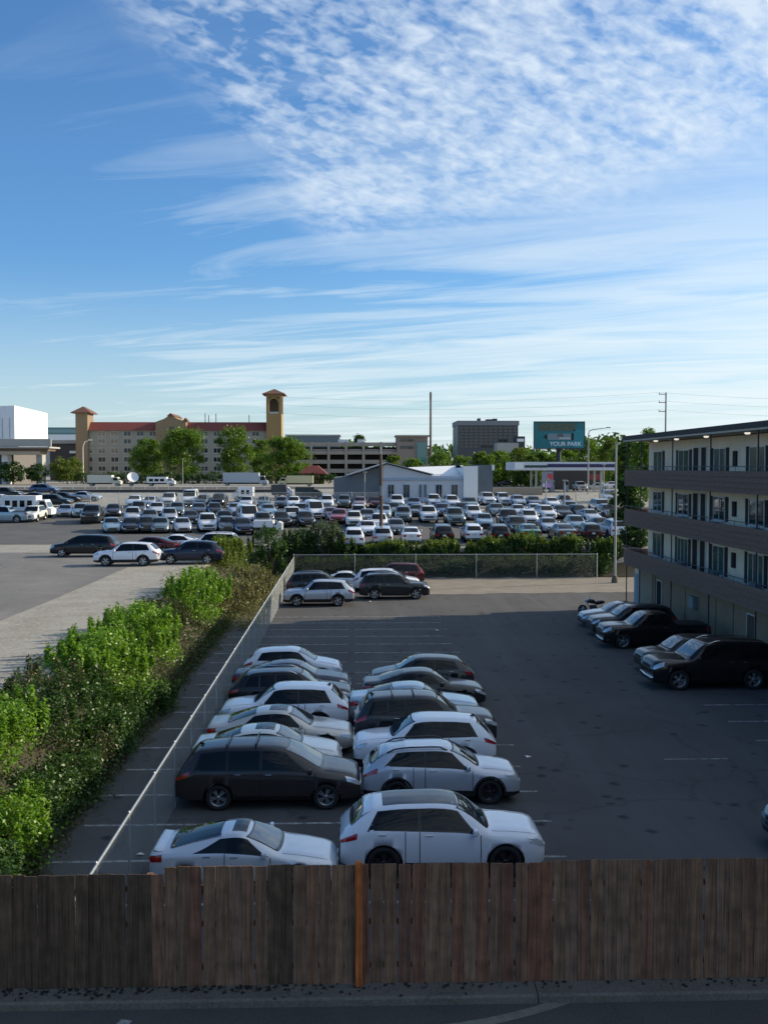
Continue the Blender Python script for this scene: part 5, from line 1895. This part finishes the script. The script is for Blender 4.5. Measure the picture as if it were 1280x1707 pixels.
text('YOUR PARK', 915.8, 743.2, 1.22, bbY, mat('white_letters', (.75, .8, .82), .6), bb, -.03, 'lettering')
mb = MB(); mb.tube([(0, .9, -.1), (0, .9, bz0 - 5.2 + .5)], .5, 14); mb.build('column', M_STEEL, bb)
mb = MB(); mb.box(bx0 - bo.x, bx1 - bo.x, -.9, -.15, bz0 - 5.2 - .25, bz0 - 5.2 - .15); mb.box(-2.5, 2.5, .41, 1.2, bz0 - 5.2 + .2, bz0 - 5.2 + .7); mb.build('catwalk', M_STEEL, bb)

# ------------------------------------------------------------------ poles
M_POLEW = mat('pole_wood', (.10, .065, .045), .9, var=.3, scale=3)
M_POLEG = mat('pole_grey', (.34, .34, .32), .6, metal=.2, var=.1)
p = Vector((21.6, 84.3, 0))
t = thing('light_pole', 'tall pale grey light pole at the far corner of the motel lot', 'lamp post', p)
mb = MB(); mb.tube([(0, 0, 0), (0, 0, Z_at(738, 84.3))], [.11, .075], 10); mb.build('pole', M_POLEG, t)
mb = MB(); mb.lathe([(.28, 0), (.28, .25), (.2, .55), (.18, .6), (0, .6)], 'Z', 12); mb.build('base', M_CONC, t)
zt = Z_at(738, 84.3)
mb = MB(); mb.box(-.14, .14, -.75, -.12, zt - .12, zt + .04, 0, .03); mb.build('lamp_head', M_POLEG, t)
mb = MB(); mb.box(-.10, .10, -.70, -.2, zt - .16, zt - .122); mb.build('lens', M_LAMP if False else MATS['lamp_off'], t)
t = thing('utility_pole', 'brown wooden pole rising out of the hedge before the white cars', 'pole', (X_at(635, 93.5), 93.5, upper(93.5)))
mb = MB(); mb.tube([(0, 0, -.3), (.02, 0, 4), (-.03, 0, Z_at(757, 93.5) - upper(93.5))], [.17, .15, .11], 10); mb.build('pole', M_POLEW, t)
mb = MB(); mb.box(-.12, .12, -.26, -.15, 4.4, 5.3, 0, .02); mb.build('junction_box', M_AC, t)
mb = MB(); mb.tube([(0, 0, Z_at(757, 93.5) - upper(93.5)), (0, 0, Z_at(745, 93.5) - upper(93.5))], .045, 6); mb.build('mast', M_POLEG, t)
t = thing('steel_mast', 'very tall thin brown mast beside the garage stair tower', 'mast', (X_at(717.5, 300), 300, 5.2))
mb = MB(); mb.tube([(0, 0, -.3), (0, 0, Z_at(653, 300) - 5.2)], [.40, .26], 10); mb.build('pole', mat('mast_brown', (.13, .105, .09), .8), t)
mb = MB(); mb.lathe([(.30, 0), (.33, .3), (.33, 1.8), (.30, 2.1)], 'Z', 12, 0, (0, 0, Z_at(653, 300) - 5.2 - 2.4)); mb.build('antenna_shroud', MATS['mast_brown'], t)
t = thing('street_lamp', 'grey street lamp with a curved arm above the filling station roof', 'lamp post', (X_at(980, 168), 168, upper(168)))
zb_, zt_ = upper(168), Z_at(717, 168)
ax = X_at(1013, 168) - X_at(980, 168)
mb = MB(); mb.tube([(0, 0, 0), (0, 0, zt_ - zb_ - .6), (.15, 0, zt_ - zb_ - .1), (.6, 0, zt_ - zb_ + .1), (ax, 0, zt_ - zb_ + .45)], [.13, .10, .08, .07, .05], 8); mb.build('pole', M_POLEG, t)
mb = MB(); mb.box(ax - .35, ax + .35, -.15, .15, zt_ - zb_ + .38, zt_ - zb_ + .55, 0, .05); mb.build('lamp_head', M_POLEG, t)
t = thing('power_pole', 'grey power pole with three short crossarms beyond the motel roof', 'pole', (X_at(1108, 230), 230, 5.2))
mb = MB(); mb.tube([(0, 0, 0), (0, 0, Z_at(653, 230) - 5.2)], [.22, .15], 8); mb.build('pole', mat('pole_dark', (.13, .12, .11), .8), t)
for y in (656, 670, 685):
    z = Z_at(y, 230) - 5.2
    mb = MB(); mb.box(-1.6, .1, -.08, .08, z - .08, z + .08); mb.build('crossarm', MATS['pole_dark'], t)
    mb = MB(); mb.lathe([(.07, 0), (.10, .1), (.05, .3), (0, .32)], 'Z', 8, 0, (-1.5, 0, z + .08)); mb.build('insulator', M_AC, t)
wireT = thing('power_lines', 'thin power lines strung from the power pole across the sky', 'power line', (X_at(1108, 230), 230, 5.2))
for y in (656, 670, 685):
    z = Z_at(y, 230) - 5.2 + .4
    for sx in (-90, 90):
        mb = MB(); mb.tube([(-1.5 + sx * k / 10, (6 if sx > 0 else 14) * k / 10, z - 1.6 * (1 - (2 * k / 10 - 1) ** 2) if k else z) for k in range(11)], .014, 4, smooth=True); mb.build('wire', M_STEEL, wireT)
for px, yt, Y, lab in ((305, 765, 250, 'small pale lamp post in front of the broadest street tree'), (608, 788, 148, 'short grey lamp post before the slate-grey side wing'), (910, 800, 130, 'thin grey lamp post in front of the pink and violet sign'), (941, 802, 128, 'thin grey lamp post in front of the filling station pump'), (1006, 775, 165, 'slim pale lamp post at the end of the filling station canopy')):
    t = thing('lamp_post', lab, 'lamp post', (X_at(px, Y), Y, upper(Y)))
    h = Z_at(yt, Y) - upper(Y)
    mb = MB(); mb.tube([(0, 0, 0), (0, 0, h)], [.09, .06], 8); mb.build('pole', M_POLEG, t)
    mb = MB(); mb.box(-.28, .28, -.14, .14, h, h + .15, 0, .04); mb.build('lamp_head', M_POLEG, t)
t = thing('street_lamp', 'curved pale street lamp beside the hotel left tower', 'lamp post', (X_at(144, 300), 300, 5.2))
h = Z_at(734, 300) - 5.2
mb = MB(); mb.tube([(-.8, 0, 0), (-.8, 0, h - 2), (-.3, 0, h - .6), (.9, 0, h)], [.14, .11, .09, .07], 8); mb.build('pole', M_WHITE, t)
mb = MB(); mb.box(.8, 1.7, -.2, .2, h - .05, h + .15, 0, .05); mb.build('lamp_head', M_WHITE, t)

# roadside walls and rail fence beyond the lots
t = thing('roadside_wall', 'low dark retaining wall with rail behind the left car rows', 'wall', (X_at(160, 176), 176, 5.2))
mb = MB(); mb.box(X_at(-60, 176) - X_at(160, 176), X_at(480, 176) - X_at(160, 176), 0, .4, 0, .55); mb.build('wall', mat('dark_wall', (.07, .065, .06), .9, var=.2), t)
mb = MB(); mb.tube([(X_at(-60, 176) - X_at(160, 176), .2, 1.25), (X_at(480, 176) - X_at(160, 176), .2, 1.25)], .04, 6)
for k in range(28):
    xx = lerp(X_at(-60, 176), X_at(480, 176), k / 27) - X_at(160, 176)
    mb.tube([(xx, .2, .5), (xx, .2, 1.25)], .04, 6)
mb.build('rail', M_GALV, t)
t = thing('roadside_wall', 'low beige retaining wall between the grey block and the pink sign', 'wall', (X_at(870, 166), 166, upper(166)))
mb = MB(); mb.box(X_at(822, 166) - X_at(870, 166), X_at(904, 166) - X_at(870, 166), 0, .4, -.3, 1.1); mb.build('wall', mat('beige_wall', (.30, .26, .2), .9, var=.15), t)
mb = MB(); mb.box(X_at(822, 166) - X_at(870, 166), X_at(904, 166) - X_at(870, 166), -.04, .44, 1.102, 1.2); mb.build('coping', M_PCON, t)
chain_fence('chain_link_fence', (X_at(150, 140), 140, upper(140)), (X_at(634, 140), 140, upper(140)), 2.0, 'chain-link fence across the far side of the left car rows', 4.0, .15, .006, .05)
chain_fence('chain_link_fence', (X_at(960, 142), 142, upper(142)), (X_at(1040, 142), 142, upper(142)), 2.0, 'chain-link fence below the filling station pumps', 3.0, .15, .006, .05)


# ------------------------------------------------------------------ vehicles on the upper lots
HD = {'L': math.pi, 'R': 0.0, 'F': -math.pi / 2, 'B': math.pi / 2}
WORD = {'sedan': 'sedan', 'compact_sedan': 'small sedan', 'coupe': 'coupe', 'hatchback': 'hatchback', 'crossover': 'crossover', 'lifted_hatchback': 'hatchback', 'luxury_suv': 'crossover', 'suv': 'SUV', 'large_suv': 'large SUV', 'wagon': 'estate car', 'minivan': 'minivan', 'pickup_truck': 'pickup', 'van': 'van'}


def upcar(key, pn, px, py, h, label, group=None, da=0.0, scale=1.0, extras=(), detail=1):
    p = on_ground(px, py)
    s = MODELS[key]
    a = HD[h] + da
    # the nearest wheels touch the ground at the pixel: step back by half the footprint
    half = (s.L * abs(math.sin(a)) + s.W * abs(math.cos(a))) / 2 * .82 * scale
    d = Vector((p.x, p.y, 0)).normalized()
    x, y = p.x + d.x * half, p.y + d.y * half
    z = upper(y)
    o = car(key, pn, x, y, z + .02, a, label, group, scale, detail, extras)
    if y > 92:
        # tilt with the sloping lot
        sl = math.atan(.034) if y < 172 else 0
        o.rotation_mode = 'XYZ'
        M = Matrix.Rotation(sl, 4, 'X') @ Matrix.Rotation(a, 4, 'Z')
        o.rotation_euler = M.to_euler()
    return o


# the group at the edge of the gravel
upcar('minivan', 'black', 143, 929, 'L', 'black minivan alone at the left end of the gravel-edge group', detail=2)
upcar('crossover', 'pearl white', 214, 944, 'L', 'pale silver-white crossover at the edge of the gravel', detail=2)
upcar('sedan', 'dark red', 250, 926, 'L', 'dark red sedan behind the pale silver-white crossover', detail=2)
upcar('sedan', 'white', 292, 921, 'L', 'white sedan tucked behind the dark blue crossover', detail=2)
upcar('crossover', 'dark blue', 320, 941, 'L', 'dark blue crossover at the edge of the gravel by the bushes', detail=2)
upcar('suv', 'white', 352, 925, 'L', 'white SUV behind the dark blue crossover by the bushes', detail=2, extras=('rails',))

ROWS = {
    'in the front row of the left lot': [
        ('sedan', 'light blue', 187, 889, 'F'), ('sedan', 'black', 219, 890, 'F'), ('crossover', 'charcoal', 244, 890, 'F'), ('sedan', 'teal grey', 268, 890, 'F'),
        ('sedan', 'silver', 304, 889, 'F'), ('suv', 'white', 346, 888, 'F'), ('crossover', 'grey', 378, 890, 'F'), ('sedan', 'dark blue', 404, 892, 'F')],
    'in the second row of the left lot': [
        ('pickup_truck', 'dark grey', 155, 874, 'F'), ('wagon', 'pale silver', 222, 873, 'F'), ('sedan', 'grey', 250, 874, 'F'), ('crossover', 'silver', 283, 873, 'F'),
        ('sedan', 'charcoal', 318, 874, 'F'), ('sedan', 'black', 374, 876, 'F'), ('van', 'white', 413, 878, 'F'), ('crossover', 'grey', 438, 884, 'F'),
        ('crossover', 'black', 468, 880, 'F'), ('pickup_truck', 'white', 486, 876, 'F'), ('crossover', 'dark grey', 508, 880, 'F')],
    'in the third row of the left lot': [
        ('sedan', 'silver', 110, 862, 'F'), ('crossover', 'light blue', 136, 864, 'F'), ('sedan', 'dark grey', 190, 862, 'F'), ('crossover', 'grey', 232, 860, 'F'),
        ('sedan', 'pale silver', 262, 860, 'F'), ('hatchback', 'teal grey', 296, 860, 'F'), ('sedan', 'grey', 332, 860, 'F'), ('crossover', 'dark grey', 358, 862, 'F'),
        ('sedan', 'silver', 392, 860, 'F'), ('sedan', 'light blue', 446, 862, 'F'), ('suv', 'white', 500, 864, 'F'), ('van', 'white', 524, 866, 'F'), ('sedan', 'pink grey', 552, 868, 'F')],
    'in the row before the roadside wall': [
        ('suv', 'white', 283, 845, 'F'), ('van', 'white', 318, 844, 'F'), ('crossover', 'black', 366, 846, 'F'), ('sedan', 'teal grey', 440, 846, 'F'),
        ('sedan', 'grey', 470, 847, 'F'), ('sedan', 'dark grey', 510, 848, 'F'), ('crossover', 'white', 545, 848, 'F'), ('sedan', 'white', 226, 846, 'F'), ('sedan', 'silver', 252, 846, 'F'), ('crossover', 'grey', 340, 846, 'F'), ('sedan', 'pale silver', 412, 847, 'F'), ('hatchback', 'white', 490, 848, 'F')],
    'before the white gabled building': [
        ('crossover', 'teal grey', 574, 847, 'F'), ('hatchback', 'pink grey', 600, 848, 'F'), ('hatchback', 'dark red', 626, 847, 'F'), ('suv', 'white', 661, 849, 'F'),
        ('sedan', 'blue', 690, 850, 'F'), ('suv', 'white', 722, 847, 'F'), ('crossover', 'white', 752, 849, 'F'), ('sedan', 'teal grey', 782, 850, 'F'),
        ('suv', 'white', 811, 843, 'F'), ('suv', 'white', 837, 843, 'F'), ('sedan', 'silver', 862, 845, 'F'), ('sedan', 'grey', 888, 846, 'F'), ('sedan', 'white', 918, 848, 'F'),
        ('crossover', 'dark grey', 940, 846, 'F'), ('suv', 'white', 1013, 838, 'F')],
    'in the middle row beyond the hedge': [
        ('sedan', 'red', 566, 874, 'F'), ('suv', 'white', 598, 868, 'F'), ('crossover', 'cream white', 590, 880, 'F'), ('crossover', 'white', 632, 886, 'F'), ('hatchback', 'light blue', 640, 866, 'F'),
        ('crossover', 'teal grey', 672, 872, 'F'), ('suv', 'white', 713, 872, 'F'), ('suv', 'teal grey', 757, 877, 'F'), ('crossover', 'pearl white', 787, 868, 'F'),
        ('sedan', 'light blue', 806, 881, 'F'), ('large_suv', 'charcoal', 846, 882, 'F'), ('crossover', 'white', 880, 877, 'F'), ('suv', 'white', 908, 868, 'F'),
        ('sedan', 'dark grey', 935, 866, 'F'), ('crossover', 'charcoal', 962, 866, 'F'), ('sedan', 'silver', 981, 872, 'F'), ('suv', 'grey', 1013, 866, 'F'), ('sedan', 'teal grey', 826, 862, 'F'), ('sedan', 'pale silver', 862, 862, 'F'), ('sedan', 'grey', 694, 862, 'F'), ('hatchback', 'blue', 736, 862, 'F'), ('sedan', 'charcoal', 770, 861, 'F'), ('suv', 'silver', 1000, 858, 'F'), ('hatchback', 'grey', 655, 861, 'F'), ('sedan', 'white', 890, 861, 'F'), ('sedan', 'light blue', 948, 858, 'F'), ('sedan', 'grey', 612, 874, 'F')],
    'in the staggered row beyond the hedge': [
        ('sedan', 'white', 612, 894, 'F'), ('hatchback', 'grey', 660, 892, 'F'), ('suv', 'dark grey', 860, 892, 'F'), ('sedan', 'silver', 912, 889, 'F'), ('crossover', 'light blue', 958, 888, 'F'), ('sedan', 'charcoal', 1000, 888, 'F')],
    'in the row next to the hedge': [
        ('suv', 'white', 590, 913, 'B'), ('crossover', 'silver', 638, 911, 'B'), ('sedan', 'pearl white', 684, 908, 'B'), ('suv', 'black', 736, 907, 'B'),
        ('crossover', 'white', 786, 905, 'B'), ('suv', 'black', 830, 907, 'B'), ('sedan', 'green', 879, 903, 'B'), ('sedan', 'grey', 936, 903, 'B'), ('suv', 'charcoal', 980, 903, 'B'), ('suv', 'white', 1022, 900, 'B')],
}
seen = {}
for row, cars_ in ROWS.items():
    for (k, pn, px, py, h) in cars_:
        da = rnd.uniform(-.05, .05) + (.20 if 'left lot' in row else 0)
        ex = ('rails',) if k in ('suv', 'wagon') and rnd.random() < .5 else ()
        lab = '%s %s parked %s' % (pn, WORD[k], row)
        same = [c for c in cars_ if c[0] == k and c[1] == pn]
        if len(same) > 1:
            i = cars_.index((k, pn, px, py, h))
            nb_ = cars_[i - 1] if i > 0 else cars_[i + 1]
            lab = '%s %s beside the %s %s, %s' % (pn, WORD[k], nb_[1], WORD[nb_[0]], row)
            if (k, pn) == (nb_[0], nb_[1]):
                nb_ = cars_[min(i + 1, len(cars_) - 1)]
                lab = '%s %s beside the %s %s, %s' % (pn, WORD[k], nb_[1], WORD[nb_[0]], row)
        upcar(k, pn, px, py, h, lab, 'cars ' + row, da + rnd.uniform(-.05, .05), rnd.uniform(.94, 1.07), ex)

# dark cars behind the bus, far left
for k, pn, px, py, h, lab in [
        ('pickup_truck', 'light blue', 8, 872, 'L', 'pale blue pickup beside the white food bus'), ('suv', 'cream white', 57, 871, 'F', 'cream white SUV parked against the white food bus'),
        ('suv', 'black', 12, 832, 'R', 'black SUV behind the white food bus'), ('sedan', 'white', 4, 842, 'R', 'white sedan beside the black SUV behind the food bus'),
        ('crossover', 'blue', 75, 824, 'R', 'blue crossover under the low green tree'), ('sedan', 'black', 108, 838, 'R', 'black sedan right of the white food bus'),
        ('crossover', 'charcoal', 92, 845, 'R', 'charcoal crossover just behind the food bus tail'), ('sedan', 'silver', 142, 836, 'R', 'silver sedan behind the left car rows by the roadside wall'),
        ('sedan', 'dark grey', 62, 838, 'R', 'dark grey sedan hidden behind the food bus roof')]:
    upcar(k, pn, px, py, h, lab)
for k, pn, px, py, h, lab in [
        ('suv', 'silver', 966, 819, 'F', 'silver SUV under the filling station canopy'), ('sedan', 'silver', 992, 818, 'L', 'silver sedan leaving the filling station'),
        ('sedan', 'white', 1016, 815, 'L', 'white sedan at the end of the filling station canopy'), ('sedan', 'white', 885, 810, 'R', 'white car on the road before the beige wall'),
        ('sedan', 'dark grey', 845, 811, 'R', 'dark grey car on the road beside the grey block'), ('sedan', 'white', 570, 797, 'L', 'white car at the foot of the parking garage'),
        ('crossover', 'black', 600, 796, 'L', 'black car at the foot of the parking garage')]:
    upcar(k, pn, px, py, h, lab)


# ------------------------------------------------------------------ trucks, trailers and buses
def put_wheels(t, xs, w, r):
    for x in xs:
        for sd in (1, -1):
            a = put('wheel', ME_TYRE, t, (x, sd * (w / 2 - .16), r), (0, 0, 0 if sd > 0 else math.pi))
            a.scale = (r / .34, 1.2, r / .34)
            put('rim', ME_RIM, a)


def box_truck(name, label, px0, px1, ytop, py, Y=None, m=None, cab=True, cabm=None, head='R', cat='truck', wins=0, rounded=.05, cabside=1):
    pb = on_ground((px0 + px1) / 2, py) if Y is None else at_y((px0 + px1) / 2, py, Y)
    Y = pb.y
    L = (px1 - px0) * Y / F_PX
    zg = upper(Y + 1.2)
    H = Z_at(ytop, Y) - zg
    t = thing(name, label, cat, (pb.x, Y + 1.2, zg), 0.0 if head == 'R' else math.pi)
    w = 2.3
    cl = min(1.9, L * .28) if cab else 0
    r = .40
    mb = MB(); mb.box(-L / 2, L / 2 - cl - .05, -w / 2, w / 2, .75, H, 0, rounded); mb.build('box_body', m, t)
    mb = MB(); mb.box(-L / 2 + .1, L / 2 - .2, -w / 2 + .35, w / 2 - .35, .45, .74); mb.build('chassis', M_BLACK, t)
    if cab:
        ch = min(H * .82, 2.3)
        mb = MB(); mb.prism([(L / 2 - cl, .5), (L / 2 - .02, .5), (L / 2, 1.15), (L / 2 - .35, 1.3), (L / 2 - .75, ch), (L / 2 - cl, ch)], 'Y', -w / 2 + .12, w / 2 - .12); mb.build('cab', cabm or m, t)
        for sd in (1, -1):
            mb = MB(); y0, y1 = sorted((sd * (w / 2 - .118), sd * (w / 2 - .105)))
            mb.prism([(L / 2 - cl + .25, 1.3), (L / 2 - .5, 1.3), (L / 2 - .82, ch - .15), (L / 2 - cl + .25, ch - .15)], 'Y', y0, y1); mb.build('side_window', M_GLASS, t)
        mb = MB(); mb.add([(L / 2 - .345, -w / 2 + .25, 1.36), (L / 2 - .345, w / 2 - .25, 1.36), (L / 2 - .715, w / 2 - .25, ch - .1), (L / 2 - .715, -w / 2 + .25, ch - .1)], [(0, 1, 2, 3)]); mb.build('windscreen', M_SCREEN, t)
    for k in range(wins):
        for sd in (1, -1):
            x0 = lerp(-L / 2 + .4, L / 2 - cl - .4, k / wins) + .15
            x1 = lerp(-L / 2 + .4, L / 2 - cl - .4, (k + 1) / wins) - .15
            y0, y1 = sorted((sd * (w / 2 + .003), sd * (w / 2 + .02)))
            mb = MB(); mb.box(x0, x1, y0, y1, H * .52, H * .80); mb.build('side_window', M_GLASS, t)
    put_wheels(t, (-L / 2 + .9, L / 2 - (.85 if cab else 1.6)), w, r)
    return t


M_TW = mat('truck_white', (.72, .73, .74), .4, coat=.5)
M_TY = mat('truck_cream', (.62, .54, .30), .5, coat=.4)
M_TG = mat('truck_grey', (.26, .29, .32), .5)
box_truck('food_bus', 'long white bus with a row of dark windows on the upper lot', 2, 85, 826, 866, m=M_TW, wins=4, head='R', cat='bus')
box_truck('box_truck', 'white box truck parked on the road before the hotel left wing', 146, 201, 792, 814, Y=232, m=mat('truck_offwhite', (.58, .56, .47), .5), head='R')
box_truck('camper_van', 'white camper van parked on the road between two trees', 245, 291, 795, 817, Y=232, m=M_TW, wins=3, head='R', cat='camper')
box_truck('semi_trailer', 'long grey-white trailer truck on the road before the tall narrow tree', 372, 446, 788, 812, Y=236, m=mat('trailer_grey', (.40, .44, .48), .5), head='R')
box_truck('cargo_truck', 'cream-yellow cargo truck lit by the sun in front of the round tree', 463, 522, 793, 818, Y=228, m=M_TY, head='L')
box_truck('shuttle_bus', 'white shuttle bus parked side on behind the left car rows', 386, 422, 812, 846, Y=150, m=M_TW, wins=2, cat='bus', head='L')
box_truck('dump_truck', 'dark grey tipper truck behind the second left car row', 452, 488, 808, 838, Y=158, m=mat('dark_tipper', (.06, .06, .062), .6), cabm=M_TW, head='R')
box_truck('flatbed_truck', 'dark green loaded truck beside the chain-link fence before the slate wing', 492, 536, 812, 842, Y=154, m=mat('dark_green_load', (.04, .05, .045), .7), head='R')
box_truck('utility_van', 'white cargo van behind the olive brush by the fence corner', 422, 470, 868, 893, m=M_TW, head='R', cat='van')
# satellite dish on a trailer
p = at_y(222, 812, 232)
t = thing('dish_trailer', 'white dish antenna trailer between the box truck and the camper van', 'trailer', (p.x, 232, 5.2))
mb = MB(); mb.lathe([(0, 0), (.45, .05), (.9, .22), (1.25, .45)], 'Z', 20); d_ = mb.build('dish', M_TW, t, (0, 0, 1.9), (R(55), R(35), 0))
mb = MB(); mb.tube([(0, 0, .6), (0, 0, 1.95)], .12, 8); mb.build('mast', M_GALV, t)
mb = MB(); mb.box(-1.3, 1.3, -.7, .7, .5, .72); mb.build('trailer_bed', M_STEEL, t)
put_wheels(t, (-.3,), 1.7, .35)

# small white scraps on the open asphalt
for px, py in ((728, 1051), (617, 1003), (235, 1425), (880, 1262)):
    p = at_z(px, py, 0.0)
    mb = MB()
    mb.add([(-.09, -.06, .012), (.08, -.07, .03), (.1, .06, .012), (-.07, .08, .05)], [(0, 1, 2, 3)])
    mb.add([(-.09, -.06, .010), (.08, -.07, .028), (.1, .06, .010), (-.07, .08, .048)], [(3, 2, 1, 0)])
    tag(mb.build('paper_scrap', M_WHITE, None, (p.x, p.y, .0), (0, 0, px)), 'crumpled white paper scrap lying on the dark asphalt', 'litter', 'paper scraps on the asphalt')
